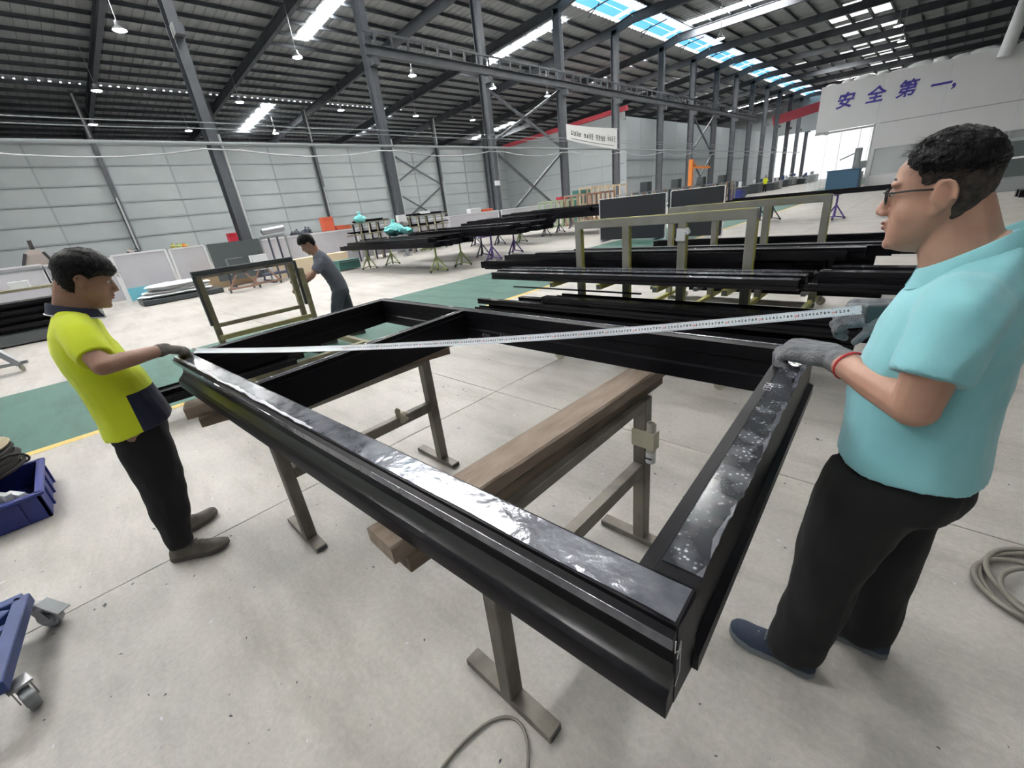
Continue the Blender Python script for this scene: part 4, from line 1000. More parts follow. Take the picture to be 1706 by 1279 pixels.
class Man:
    def __init__(s, label, O, F):
        s.F = V(*F).normalized(); s.S = V(0, 0, 1).cross(s.F); s.O = V(*O); s.t = thing('person', label, 'person', O)
    def W(s, f, l, z): return s.O + s.F * f + s.S * l + V(0, 0, z)
    def torso(s, mb, rings, grow=0.0):
        mb.rings([ringat(s.W(f, l, z), s.F, s.S, hd + grow, hw + grow, tilt=tl) for (z, f, l, hd, hw, tl) in rings])
    def limb(s, mb, pts):   # pts: (f,l,z,r)
        for a, b in zip(pts[:-1], pts[1:]): mb.cap2(s.W(*a[:3]), a[3], s.W(*b[:3]), b[3])
    def sleeve(s, mb, pts):   # flat-ended sleeve, pts (f,l,z,r)
        mb.ell(s.W(*pts[0][:3]), (pts[0][3],) * 3)
        for a, b in zip(pts[:-2], pts[1:-1]): mb.cap2(s.W(*a[:3]), a[3], s.W(*b[:3]), b[3])
        a, b = pts[-2], pts[-1]; mb.cyl(s.W(*a[:3]), s.W(*b[:3]), a[3], b[3], 20)
    def legs(s, mb, pts, n=18):  # loft through rings (f,l,z,hd,hw)
        mb.rings([ringat(s.W(f, l, z), s.F, s.S, hd, hw, n, 2.1) for (f, l, z, hd, hw) in pts])
def wr(amp, sc, seed=0, dirn=(1, 1, 1)):
    o = V(seed * 3.1, seed * 1.7, seed * 2.3); from mathutils import noise as nz
    def f(co, n): return n * (amp * (nz.noise(V(co.x * dirn[0], co.y * dirn[1], co.z * dirn[2]) * sc + o) + .5 * nz.noise(V(co.x * dirn[0], co.y * dirn[1], co.z * dirn[2]) * sc * 2.3 + o)))
    return f
def collar(man, cf, cz, rf, rl, tilt, h, flap, m, name='collar', opening=.35, lift=.0):
    mb = MB(); n = 30; prof = [(0, -.5 * h), (.0, .55 * h), (.004, .75 * h), (.010, .62 * h), (.016, -.1 * h), (.024, .62 * h - flap), (.020, .62 * h - flap - .002), (.012, -.25 * h), (.006, -.5 * h)]
    rg = []
    for j in range(n + 1):
        a = -PI + opening + (2 * PI - 2 * opening) * j / n + PI   # starts/ends at the front
        c, s_ = math.cos(a), math.sin(a)
        rg.append([man.W(cf + (rf + d) * c, (rl + d) * s_, cz + z - tilt * c) for d, z in prof])
    mb.rings(rg); return mb.build(name, m, man.t, smooth=50)

# ------------------------------------------------ man in the cyan polo shirt (right)
mA = Man('man in cyan polo shirt and glasses holding the frame and tape at right', (0.0, 1.43, 0), (-1, 0, 0))
hA = Head(mA.W(.0, 0, 1.538), V(-1, .08, -.03), k=1.0, kw=1.0, kb=.80)
tor = [(.872, -.066, 0, .158, .196, .0), (.95, -.062, 0, .152, .186, 0), (1.05, -.058, 0, .148, .180, 0), (1.15, -.062, 0, .143, .184, 0), (1.24, -.068, 0, .130, .192, 0), (1.31, -.075, 0, .110, .190, 0), (1.365, -.082, 0, .085, .155, -.02), (1.405, -.085, 0, .066, .095, -.03), (1.43, -.085, 0, .056, .066, -.03)]
LA = [(-.070, .165, 1.31, .046), (-.055, .222, 1.215, .050), (-.045, .215, 1.105, .045)]; LF = [(-.045, .215, 1.105, .046), (.03, .125, 1.112, .044), (.145, -.012, 1.122, .031)]
RA = [(-.070, -.165, 1.31, .046), (-.09, -.235, 1.22, .050), (-.085, -.26, 1.11, .044)]; RF = [(-.085, -.26, 1.11, .044), (-.02, -.26, 1.16, .042), (.045, -.245, 1.205, .031)]
mb = MB(); hA.build(mb); mb.cap2(hA.p(-.018, 0, -.045), .058, mA.W(-.055, 0, 1.375), .066); mb.cap2(hA.p(-.032, 0, -.02), .052, mA.W(-.075, 0, 1.38), .064)
mA.torso(mb, [(z, f, l, hd - (.02 if z > .9 else .06), hw - (.02 if z > .9 else .07), tl) for z, f, l, hd, hw, tl in tor]); 
for L_ in (LA, LF, RA, RF): mA.limb(mb, L_)
mA.legs(mb, [(-.05, .09, .95, .07, .065), (.035, .108, .5, .045, .045), (.07, .112, .1, .035, .035)]); mA.legs(mb, [(-.075, -.09, .95, .07, .065), (-.083, -.108, .5, .045, .045), (-.09, -.112, .1, .035, .035)])
body = fuse(mb, 'body', 'skin_tan', mA.t, .0042, 4)
hA.face(body)
hair(hA, mA.t, lambda a: interp([0, .45, .8, 1.15, 1.5, 2.2, PI], [.088, .088, .070, .052, .046, .040, .038], a), lambda a, z: .007 + .011 * max(0, (z - .04) / .08), jit=.003, strands=1100, slen=.034, seed=5, zmin=.03, fwd=.7)
hair(hA, mA.t, lambda a: interp([0, .8, 1.05, 1.25, 1.45, 1.62, 1.9, 2.3, PI], [.2, .2, .062, .024, .030, .034, -.015, -.085, -.095], a), .0040, 'hair_short', 'side_hair', zmax=.075, jit=.0008, strands=250, slen=.010, seed=6, zmin=-.098, fwd=-.3, top=False)
# glasses
gl = MB()
for q in (-1, 1):
    pts = [hA.p(.104 - .012 * abs((.031 + .021 * math.cos(a))) / .05, (.031 + .024 * math.cos(a)) * q, .010 + .0165 * math.sin(a)) for a in [2 * PI * i / 18 for i in range(18)]]
    gl.tube(pts, .0021, 6, closed=True); gl.tube([hA.p(.088, .055 * q, .018), hA.p(.05, .074 * q, .020), hA.p(.0, .081 * q, .018), hA.p(-.022, .079 * q, .006)], .0022, 6)
gl.tube([hA.p(.102, -.008, .016), hA.p(.107, 0, .019), hA.p(.102, .008, .016)], .002, 6)
go = gl.build('glasses', 'glasses_black', mA.t, smooth=60)
for q in (-1, 1):
    pts = [hA.p(.1035 - .012 * abs((.031 + .020 * math.cos(a))) / .05, (.031 + .0225 * math.cos(a)) * q, .010 + .0152 * math.sin(a)) for a in [2 * PI * i / 18 for i in range(18)]]
    b_ = [p - hA.f * .0015 for p in pts]; MB().add(pts + b_, [tuple(range(18)), tuple(range(35, 17, -1))] + [(i, 18 + i, 18 + (i + 1) % 18, (i + 1) % 18) for i in range(18)]).build('lens', 'lens', go)
mb = MB(); mA.torso(mb, tor)
mA.sleeve(mb, [(-.074, .135, 1.315, .078), (-.070, .172, 1.300, .077), (-.050, .226, 1.180, .070)]); mA.sleeve(mb, [(-.074, -.135, 1.315, .078), (-.075, -.172, 1.30, .077), (-.09, -.238, 1.18, .068)])
mb.ell(mA.W(-.035, 0, 1.06), (.135, .165, .17))
def fold(co, n):
    base = wr(.006, 7, 1, (1, 1, .8))(co, n); d = math.sin((co.z * 1.0 - (co.x - .05) * 1.6) * 60) * .0022 * max(0, min(1, (co.x - .02) * 8)) * max(0, min(1, (co.z - .95) * 4)); return base + n * d
fuse(mb, 'polo_shirt', 'cyan_fabric', mA.t, .008, 5, disp=fold)
# sleeve hem and armhole seam
def ringtube(man, c, ax, r, rr, m, name, n=26):
    c = man.W(*c); d, s, u = basis(man.W(*ax) - man.W(0, 0, 0)); return MB().tube([c + (s * math.cos(2 * PI * i / n) + u * math.sin(2 * PI * i / n)) * r for i in range(n)], rr, 6, closed=True).build(name, m, man.t, smooth=60)
collar(mA, -.070, 1.405, .078, .076, .052, .034, .046, 'cyan_fabric', opening=.25)
MB().bar(mA.W(.028, 0, 1.30), mA.W(.058, 0, 1.20), .03, .008, up=(-1, 0, 0)).build('placket', 'cyan_fabric', mA.t)
# trousers
mb = MB()
mb.rings([ringat(mA.W(f, 0, z), mA.F, mA.S, hd, hw) for (z, f, hd, hw) in [(.95, -.066, .115, .15), (.90, -.066, .130, .166), (.82, -.062, .148, .184), (.76, -.056, .140, .182), (.73, -.05, .10, .16)]])
mA.legs(mb, [(-.035, .092, .86, .125, .095), (-.005, .098, .74, .122, .098), (.025, .102, .60, .108, .092), (.040, .108, .45, .094, .084), (.048, .110, .31, .088, .080), (.062, .112, .18, .086, .078), (.078, .112, .075, .086, .076), (.082, .112, .05, .080, .070)])
mA.legs(mb, [(-.075, -.092, .86, .125, .095), (-.075, -.098, .74, .118, .098), (-.075, -.105, .60, .104, .092), (-.085, -.110, .45, .092, .084), (-.092, -.112, .31, .086, .080), (-.095, -.112, .18, .084, .078), (-.092, -.112, .075, .082, .074), (-.09, -.112, .05, .076, .068)])
fuse(mb, 'trousers', 'black_fabric', mA.t, .011, 4, disp=wr(.009, 10, 4, (1.3, 1.3, .5)))
shoe(mA.t, (-.005, 1.318, 0), (-.282, 1.312, 0), 'shoe_blue', 'shoe_sole', 1.16, 0.0, 1.08); shoe(mA.t, (.172, 1.545, 0), (-.105, 1.555, 0), 'shoe_blue', 'shoe_sole', 1.16, 0.0, 1.08)
# gloves
wl_ = mA.W(.148, -.015, 1.122)
mb = MB(); hand_parts(mb, wl_ + V(-.006, .006, 0), V(-1, .28, -.04), V(.05, 0, 1), -1, (26, 62, 52), 1.14, .0138, pad=.011); mb.cap2(mA.W(.118, .018, 1.121), .039, wl_, .037)
g = fuse(mb, 'glove', 'glove_grey', mA.t, .0036, 3)
def cuff(man, c, ax, r, m, parent=None):
    c = V(*c); d, s, u = basis(V(*ax)); return MB().tube([c + (s * math.cos(2 * PI * i / 24) + u * math.sin(2 * PI * i / 24)) * r for i in range(24)], .0035, 6, closed=True).build('cuff', m, parent, smooth=60)
cuff(mA, mA.W(.098, .038, 1.119), mA.W(.145, -.012, 1.138) - mA.W(.03, .125, 1.118), .0395, 'cuff_red', g)
wr_ = mA.W(.050, -.243, 1.208)
mb = MB(); hand_parts(mb, wr_, V(-1, -.18, -.12), V(.1, -.55, .8), 1, (48, 62, 45), 1.14, .0128, pad=.004); mb.cap2(mA.W(.02, -.25, 1.19), .037, wr_, .032)
fuse(mb, 'glove', 'glove_grey', mA.t, .0036, 3)

# ------------------------------------------------ man in the lime shirt (left)
mBn = Man('man in lime and navy polo shirt holding the tape end at left', (-2.85, 0.0, 0), (.08, 1, 0)); m_ = mBn
hB = Head(m_.W(.080, 0, 1.515), V(.16, 1, -.36), k=1.0)
tor = [(.785, .018, 0, .152, .196, .02), (.86, .018, 0, .144, .186, .02), (.95, .012, 0, .136, .176, .01), (1.05, -.002, 0, .132, .178, 0), (1.15, -.020, 0, .124, .184, 0), (1.24, -.032, 0, .112, .190, 0), (1.31, -.030, 0, .098, .182, 0), (1.365, -.018, 0, .076, .145, -.01), (1.40, -.008, 0, .062, .088, -.02), (1.42, -.004, 0, .054, .062, -.02)]
LA = [(-.015, .155, 1.315, .040), (.0, .235, 1.18, .046), (.0, .25, 1.06, .040)]; LF = [(.0, .25, 1.06, .041), (.02, .255, .94, .036), (.04, .25, .83, .028)]
RA = [(-.015, -.155, 1.315, .040), (.0, -.255, 1.25, .046), (.022, -.325, 1.175, .041)]; RF = [(.022, -.325, 1.175, .042), (.12, -.245, 1.165, .038), (.248, -.118, 1.150, .028)]
mb = MB(); hB.build(mb); mb.cap2(hB.p(-.03, 0, -.04), .056, m_.W(-.005, 0, 1.37), .064); mb.cap2(hB.p(-.055, 0, -.02), .050, m_.W(-.03, 0, 1.37), .06)
m_.torso(mb, [(z, f, l, hd - (.02 if z > .9 else .06), hw - (.02 if z > .9 else .07), tl) for z, f, l, hd, hw, tl in tor])
for L_ in (LA, LF, RA, RF): m_.limb(mb, L_)
hand_parts(mb, m_.W(.042, .25, .825), V(.02, .15, -1), V(-1, 0, 0), -1, (12, 22, 18), 1.0, .0095)
m_.legs(mb, [(.0, .09, .9, .08, .08), (.0, .12, .5, .055, .055), (-.03, .15, .1, .035, .035)]); m_.legs(mb, [(.0, -.09, .9, .08, .08), (.0, -.12, .5, .055, .055), (-.03, -.14, .1, .035, .035)])
body = fuse(mb, 'body', 'skin_arm', m_.t, .006, 4); hB.face(body)
hair(hB, m_.t, lambda a: interp([0, .5, .9, 1.15, 1.35, 1.6, 1.85, 2.2, PI], [.040, .040, .042, .030, .016, .030, -.015, -.060, -.070], a), lambda a, z: .016 + .016 * max(0, (z - .02) / .1), jit=.003, strands=900, slen=.030, seed=11, zmin=-.075, fwd=.5)
mb = MB(); m_.torso(mb, tor)
m_.sleeve(mb, [(-.018, .125, 1.315, .074), (-.012, .16, 1.295, .073), (.0, .238, 1.16, .064)]); m_.sleeve(mb, [(-.018, -.125, 1.318, .076), (-.012, -.165, 1.305, .075), (.010, -.285, 1.205, .068)])
fuse(mb, 'polo_shirt', 'lime_fabric', m_.t, .008, 5, disp=wr(.007, 8, 8),
     split=[('navy_panel', 'navy_fabric', lambda c: (c - m_.O).dot(m_.F) > .035 and c.z < .985)], planes=[(m_.O + m_.F * .035, m_.F), (m_.O + V(0, 0, .985), V(0, 0, 1))])
collar(m_, -.004, 1.395, .072, .070, .030, .032, .040, 'navy_fabric', opening=.3)
mb = MB(); pts = []
for j in range(31):
    a = -PI + .3 + (2 * PI - .6) * j / 30 + PI; pts.append(m_.W(-.004 + .098 * math.cos(a), .096 * math.sin(a), 1.395 + .032 * .62 - .042 - .030 * math.cos(a)))
mb.tube(pts, .003, 5).build('collar_piping', 'label_white', m_.t, smooth=60)
mb = MB()
mb.rings([ringat(m_.W(f, 0, z), m_.F, m_.S, hd, hw) for (z, f, hd, hw) in [(.88, .014, .105, .145), (.82, .014, .116, .156), (.76, .010, .124, .166), (.70, .004, .114, .162)]])
for sg in (-1, 1):
    ff = -.0 if sg < 0 else .01
    m_.legs(mb, [(.008, .085 * sg, .80, .104, .080), (.005, .096 * sg, .68, .112, .092), (.006, .106 * sg, .55, .104, .088), (.000, .118 * sg, .42, .096, .082), (-.018, .130 * sg, .30, .086, .074), (-.034 + ff, .138 * sg, .20, .070, .064), (-.044 + ff, .142 * sg, .125, .060, .056), (-.046 + ff, .142 * sg, .095, .058, .054)])
fuse(mb, 'trousers', 'black_fabric', m_.t, .011, 4, disp=wr(.010, 10, 2, (1.3, 1.3, .55)))
shoe(m_.t, (-2.765, -.118, 0), (-2.612, .132, 0), 'shoe_taupe', 'sole_dark', 1.14, 0.0, 1.12); shoe(m_.t, (-2.955, -.10, 0), (-3.04, .165, 0), 'shoe_taupe', 'sole_dark', 1.14, 0.0, 1.12)
wb_ = m_.W(.252, -.115, 1.149)
mb = MB(); hand_parts(mb, wb_, V(-.62, .72, -.42), V(.1, .2, 1), 1, (28, 50, 45), 1.14, .0125, pad=.004); mb.cap2(m_.W(.222, -.145, 1.152), .034, wb_, .031)
fuse(mb, 'glove', 'glove_brown', m_.t, .0042, 3)

# ------------------------------------------------ man in the grey t-shirt pushing the cart (middle)
m_ = Man('man in grey t-shirt leaning over and pushing the brown cart', (-6.42, 2.75, 0), (-.36, -.93, 0)); mC = m_
hC = Head(m_.W(.16, 0, 1.44), m_.F + V(0, 0, -.55), k=1.06)
tor = [(.76, -.10, 0, .125, .165, 0), (.84, -.085, 0, .125, .165, 0), (.95, -.055, 0, .122, .168, -.02), (1.06, -.01, 0, .118, .175, -.04), (1.16, .035, 0, .110, .185, -.06), (1.23, .065, 0, .095, .175, -.06), (1.28, .085, 0, .070, .13, -.05), (1.31, .095, 0, .055, .07, -.05)]
LA = [(.06, .15, 1.195, .038), (.20, .20, 1.06, .042), (.23, .195, 1.02, .04)]; LF = [(.23, .195, 1.02, .04), (.33, .12, .955, .035), (.43, .05, .90, .027)]
RA = [(.06, -.15, 1.195, .038), (.17, -.21, 1.06, .042), (.19, -.20, 1.03, .04)]; RF = [(.19, -.20, 1.03, .04), (.30, -.15, 1.0, .035), (.42, -.08, 1.02, .027)]
mb = MB(); hC.build(mb); mb.cap2(hC.p(-.03, 0, -.05), .056, m_.W(.085, 0, 1.27), .062)
m_.torso(mb, [(z, f, l, hd - (.02 if z > .9 else .06), hw - (.02 if z > .9 else .07), tl) for z, f, l, hd, hw, tl in tor])
for L_ in (LA, LF, RA, RF): m_.limb(mb, L_)
hand_parts(mb, m_.W(.43, .05, .90), m_.F + V(0, 0, -.4), V(0, 0, 1) + m_.F * .4, -1, (30, 60, 45), 1.0, .0098); hand_parts(mb, m_.W(.42, -.08, 1.02), m_.F + V(0, 0, -.3), V(0, 0, 1) + m_.F * .4, 1, (30, 60, 45), 1.0, .0098)
m_.legs(mb, [(-.09, .09, .8, .07, .07), (.05, .12, .42, .05, .05), (.20, .12, .1, .035, .035)]); m_.legs(mb, [(-.09, -.09, .8, .07, .07), (-.15, -.11, .42, .05, .05), (-.26, -.11, .1, .035, .035)])
body = fuse(mb, 'body', 'skin_arm', m_.t, .008, 3); hC.face(body)
hair(hC, m_.t, lambda a: interp([0, .6, .9, 1.2, 1.5, 1.9, 2.3, PI], [.050, .052, .044, .020, .028, -.010, -.060, -.070], a), lambda a, z: .016 + .014 * max(0, (z - .02) / .1), jit=.004, strands=400, slen=.026, seed=21, zmin=-.075, fwd=.4)
mb = MB(); m_.torso(mb, tor); m_.sleeve(mb, [(.055, .12, 1.195, .070), (.07, .15, 1.18, .069), (.175, .20, 1.075, .062)]); m_.sleeve(mb, [(.055, -.12, 1.195, .070), (.07, -.15, 1.18, .069), (.155, -.205, 1.075, .060)])
fuse(mb, 't_shirt', 'grey_tee', m_.t, .010, 4, disp=wr(.008, 8, 13))
mb = MB(); mb.rings([ringat(m_.W(f, 0, z), m_.F, m_.S, hd, hw) for (z, f, hd, hw) in [(.82, -.09, .115, .155), (.76, -.095, .122, .162), (.70, -.10, .12, .165), (.66, -.09, .10, .15)]])
m_.legs(mb, [(-.075, .088, .75, .105, .088), (-.03, .10, .62, .098, .086), (.03, .112, .46, .086, .078), (.10, .118, .30, .076, .070), (.16, .12, .16, .068, .064), (.19, .12, .07, .066, .060)])
m_.legs(mb, [(-.11, -.088, .75, .105, .088), (-.125, -.10, .62, .098, .086), (-.145, -.11, .46, .086, .078), (-.19, -.112, .30, .076, .070), (-.235, -.112, .16, .068, .064), (-.255, -.112, .07, .066, .060)])
fuse(mb, 'trousers', 'jean_dark', m_.t, .013, 3, disp=wr(.008, 9, 14))
for (f0, l0, f1, l1) in ((.13, .12, .40, .12), (-.32, -.112, -.06, -.112)):
    a, b = m_.W(f0, l0, 0), m_.W(f1, l1, 0); shoe(m_.t, a, b, 'shoe_dark', 'sole_dark', 1.0)

# ------------------------------------------------ far man in lime vest
fp = P(1273, 321, Z=0)
m_ = Man('small far man in lime vest standing near the far gateway', (fp.x, fp.y, 0), (.5, -1, 0))
hD = Head(m_.W(.02, 0, 1.62), m_.F, k=1.05); mb = MB(); hD.build(mb, False); mb.cap2(hD.p(-.03, 0, -.05), .055, m_.W(0, 0, 1.42), .06)
m_.torso(mb, [(.9, 0, 0, .09, .14, 0), (1.3, 0, 0, .09, .15, 0), (1.42, 0, 0, .05, .08, 0)])
for sg in (-1, 1): m_.limb(mb, [(0, .19 * sg, 1.38, .05), (-.02, .27 * sg, 1.12, .042), (.08, .20 * sg, .95, .035)]); hand_parts(mb, m_.W(.08, .20 * sg, .95), m_.F + m_.S * (-sg), V(0, 0, 1), sg, k=1.0)
m_.legs(mb, [(0, .09, .9, .07, .07), (0, .1, .1, .04, .04)]); m_.legs(mb, [(0, -.09, .9, .07, .07), (0, -.1, .1, .04, .04)])
fuse(mb, 'body', 'skin_arm', m_.t, .014, 2)
hair(hD, m_.t, lambda a: interp([0, 1, 1.6, PI], [.05, .04, .02, -.06], a), .02, strands=0, n=24, nz=12, seed=31, zmin=-.07)
mb = MB(); m_.torso(mb, [(.86, 0, 0, .13, .19, 0), (1.1, 0, 0, .125, .19, 0), (1.3, 0, 0, .12, .2, 0), (1.4, 0, 0, .08, .14, 0), (1.46, 0, 0, .06, .07, 0)]); 
for sg in (-1, 1): m_.limb(mb, [(0, .17 * sg, 1.37, .075), (-.01, .24 * sg, 1.2, .065)])
fuse(mb, 'vest', 'lime_fabric', m_.t, .016, 2)
mb = MB()
for sg in (-1, 1): m_.legs(mb, [(0, .085 * sg, .95, .11, .09), (0, .1 * sg, .5, .085, .08), (0, .11 * sg, .06, .075, .07)])
fuse(mb, 'trousers', 'black_fabric', m_.t, .016, 2)
for sg in (-1, 1): shoe(m_.t, m_.W(-.1, .11 * sg, 0), m_.W(.18, .12 * sg, 0), 'shoe_dark', 'sole_dark')
# ================================================================== BROWN CART AND LOW PROFILES BY THE LANE
t = thing('wheeled_cart', 'brown steel frame cart on casters pushed by the man in the grey t-shirt', 'cart', (-6.2, 1.75, 0))
for y in (1.17, 2.27):
    MB().box((-6.5, y, .70), (.06, .07, 1.12)).build('post', 'olive_steel', t, bevel=.004)
    MB().box((-6.46, y - .05 if y < 2 else y + .06, .95), (.05, .03, .62)).build('dark_upright', 'machine_dark', t)
MB().box((-6.5, 1.72, 1.275), (.07, 1.21, .07)).build('top_rail', 'machine_dark', t, bevel=.004)
MB().box((-6.46, 1.72, 1.235), (.05, 1.15, .03)).build('rail_lip', 'steel_brown', t)
MB().box((-6.5, 1.72, .62), (.05, 1.04, .05)).build('crossbar', 'olive_steel', t, bevel=.003)
MB().box((-6.42, 1.74, .47), (.06, 1.18, .06)).build('crossbar', 'dull_yellow', t, bevel=.003)
MB().box((-6.38, 2.36, .70), (.06, .06, .90)).build('post', 'olive_steel', t, bevel=.004)
for y in (1.05, 2.47): MB().box((-5.85, y, .17), (1.5, .07, .07)).build('base_rail', 'olive_steel', t, bevel=.004)
for x in (-6.5, -5.2): MB().box((x, 1.76, .17), (.07, 1.42, .07)).build('base_beam', 'olive_steel', t, bevel=.004)
for x in (-6.48, -5.15):
    for y in (1.0, 2.5): caster(t, (x, y, 0), .045, rz=rnd(-1, 1))
GL = 'black profiles lying low by the green lane'
for i, (x, y0, y1, z, w, h) in enumerate([(-5.55, .0, 2.0, .21, .10, .07), (-5.34, .15, 1.7, .21, .08, .09), (-5.17, .1, 1.55, .21, .07, .06)]):
    o = MB().sect(SECT['chan' if i != 1 else 'box'](w, h), (x, y0, z), (x + .03, y1, z)).build('aluminium_profile', ['black_alu', 'black_alu_gloss'][i % 2])
    tag(o, ['black profile lying on the brown cart base beside its posts', 'middle black profile on the brown cart base seen through the window frame', 'outer black profile on the brown cart base nearest the window frame'][i], 'profile')
o = MB().box((-5.3, 1.75, .32), (.75, .09, .05), rz=.12).build('cross_profile', 'black_alu'); tag(o, 'short black profile piece lying across the cart profiles', 'profile')

# ================================================================== LEFT FOREGROUND: CRATE, REEL, BLUE DOLLY
t = thing('storage_crate', 'blue plastic crate on the floor at the left edge', 'crate', (-4.42, -.95, 0))
x0, x1, y0, y1, zc = -4.78, -4.06, -1.45, -.60, .20
for nm, c, s in (('side_wall', (x1 - .012, (y0 + y1) / 2, zc / 2), (.024, y1 - y0, zc)), ('side_wall', (x0 + .012, (y0 + y1) / 2, zc / 2), (.024, y1 - y0, zc)), ('end_wall', ((x0 + x1) / 2, y1 - .012, zc / 2), (x1 - x0, .024, zc)), ('end_wall', ((x0 + x1) / 2, y0 + .012, zc / 2), (x1 - x0, .024, zc)), ('bottom', ((x0 + x1) / 2, (y0 + y1) / 2, .012), (x1 - x0 - .05, y1 - y0 - .05, .02))):
    MB().box(c, s).build(nm, 'crate_blue', t, bevel=.004)
for c, s in ((((x0 + x1) / 2, y1, zc - .012), (x1 - x0 + .03, .045, .022)), ((x1, (y0 + y1) / 2, zc - .012), (.045, y1 - y0 + .03, .022)), ((x0, (y0 + y1) / 2, zc - .012), (.045, y1 - y0 + .03, .022))):
    MB().box(c, s).build('rim', 'crate_blue', t, bevel=.004)
for q in range(4):
    MB().box((x1 + .016, y1 - .12 - .2 * q, .095), (.014, .02, .15)).build('rib', 'crate_blue', t)
    if q < 3: MB().box((x0 + .12 + .22 * q, y1 + .014, .095), (.02, .014, .15)).build('rib', 'crate_blue', t)
for nm, lb, c, s, rz in (('white_fitting', 'front white plastic angle bracket lying in the blue crate', (-4.22, -.72, .17), (.16, .035, .05), .5), ('white_fitting', 'middle white plastic angle bracket lying in the blue crate', (-4.25, -.78, .185), (.16, .035, .05), .5), ('white_fitting', 'rear white plastic angle bracket lying in the blue crate', (-4.28, -.84, .17), (.16, .035, .05), .5)):
    R = Matrix.Rotation(rz, 3, 'Z'); mb = MB(); mb.box(c, s, R=R); mb.box(V(*c) + R @ V(0, .03, -.02), (s[0], .03, .012), R=R); o = mb.build(nm, 'label_white'); tag(o, lb, 'bracket')
o = MB().box((-4.26, -1.10, .095), (.28, .42, .14)).build('metal_parts', 'grey_metal', None, bevel=.01); tag(o, 'bundle of grey metal parts in the blue crate', 'parts')
t = thing('cable_reel', 'beige wooden reel of black cable standing on the blue crate', 'reel', (-4.66, -.95, .2))
Mr = Matrix.Translation((-4.66, -.95, .235)) @ Matrix.Rotation(.10, 4, 'X')
MB().lathe([(.03, .36), (.27, .36), (.275, .367), (.27, .376), (.03, .376)], 32, Mr).build('flange', 'reel_wood', t, smooth=30)
MB().lathe([(.03, .17), (.30, .17), (.305, .178), (.30, .186), (.03, .186)], 32, Mr).build('flange', 'reel_wood', t, smooth=30)
MB().lathe([(.02, .0), (.14, .0), (.14, .36), (.02, .36)], 24, Mr).build('core', 'reel_wood', t, smooth=30)
for k_, (z0, z1, r0) in enumerate(((.20, .32, .225), (.01, .15, .29))):
    pts = []
    for i in range(7 * 26):
        a = 2 * PI * i / 26; f = i / (7 * 26); pts.append(Mr @ V((r0 + .015 * math.sin(i * .37)) * math.cos(a), (r0 + .015 * math.sin(i * .31)) * math.sin(a), z0 + (z1 - z0) * f))
    o = MB().tube(pts, .013, 6).build('wound_cable', 'cable_black', t, smooth=60)
    MB().lathe([(.02, z0 - .005), (r0 - .005, z0 - .005), (r0 - .005, z1 + .005), (.02, z1 + .005)], 24, Mr).build('cable_core', 'cable_black', t, smooth=30)
o = MB().tube([Mr @ V(.30 * math.cos(a), .30 * math.sin(a) + .02, .03 + .10 * math.sin(a * 2)) * 1.0 for a in [i * .2 for i in range(16)]], .008, 6).build('loose_loop', 'cable_black', t, smooth=60)
# blue dolly
t = thing('blue_dolly', 'blue steel dolly frame with casters in the lower left corner', 'dolly', (-2.7, -.85, 0))
zd = .165
pa, pb, pc, pd = V(-2.79, -.645, zd), V(-2.22, -.705, zd), V(-2.30, -1.5, zd), V(-2.86, -1.45, zd)
for p, q in ((pa, pb), (pb, pc), (pc, pd), (pd, pa)): MB().bar(p, q, .055, .055).build('rail', 'blue_paint', t, bevel=.004)
MB().bar(V(-2.60, -.67, zd), V(-2.62, -1.45, zd), .045, .045).build('middle_rail', 'blue_paint', t, bevel=.004)
MB().bar(pa + V(.05, -.05, 0), V(-2.45, -.95, zd), .045, .045).build('brace', 'blue_paint', t, bevel=.004)
for c, rz in (((-2.74, -.60, 0), .9), ((-2.24, -.66, 0), .3), ((-2.32, -1.45, 0), 0), ((-2.84, -1.4, 0), 1)): caster(t, c, .05, 'grey_metal', rz)
MB().box((-2.67, -.56, .135), (.12, .05, .006), R=Matrix.Rotation(.6, 3, 'Z') @ Matrix.Rotation(.35, 3, 'Y')).build('brake_pedal', 'grey_metal', t)
# hoses on the floor
def coil(label, nm, c, rs_, m, r=.008, n=150, seed=1):
    rr = random.Random(seed); pts = []; x, y = c; turns = len(rs_)
    for i in range(n):
        f = i / (n - 1) * turns; k_ = min(int(f), turns - 1); R = rs_[k_] + (rs_[(k_ + 1) % turns] - rs_[k_]) * (f - k_) * .5; a = 2 * PI * f
        pts.append((x + .04 * math.sin(a * .33 + seed) + R * math.cos(a), y + .03 * math.cos(a * .41) + R * 1.0 * math.sin(a), r + .004 + (.010 * k_ * .6)))
    o = MB().tube(pts, r, 7).build(nm, m, None, smooth=60); return tag(o, label, 'hose')
coil('coiled grey air hose on the floor at the right edge', 'air_hose', (.62, 2.18), (.23, .17, .25, .14), 'hose_grey', .010, 160, 2)
o = MB().tube([(-.80 + .30 * math.cos(a) * .42 + .115, .33 + .20 * math.sin(a) - .02 * math.sin(2 * a), .008) for a in [(-.9 + .16 * i) for i in range(32)]], .0055, 7).build('floor_cable', 'hose_grey', None, smooth=60); tag(o, 'thin grey cable looped on the floor at the bottom edge', 'cable')

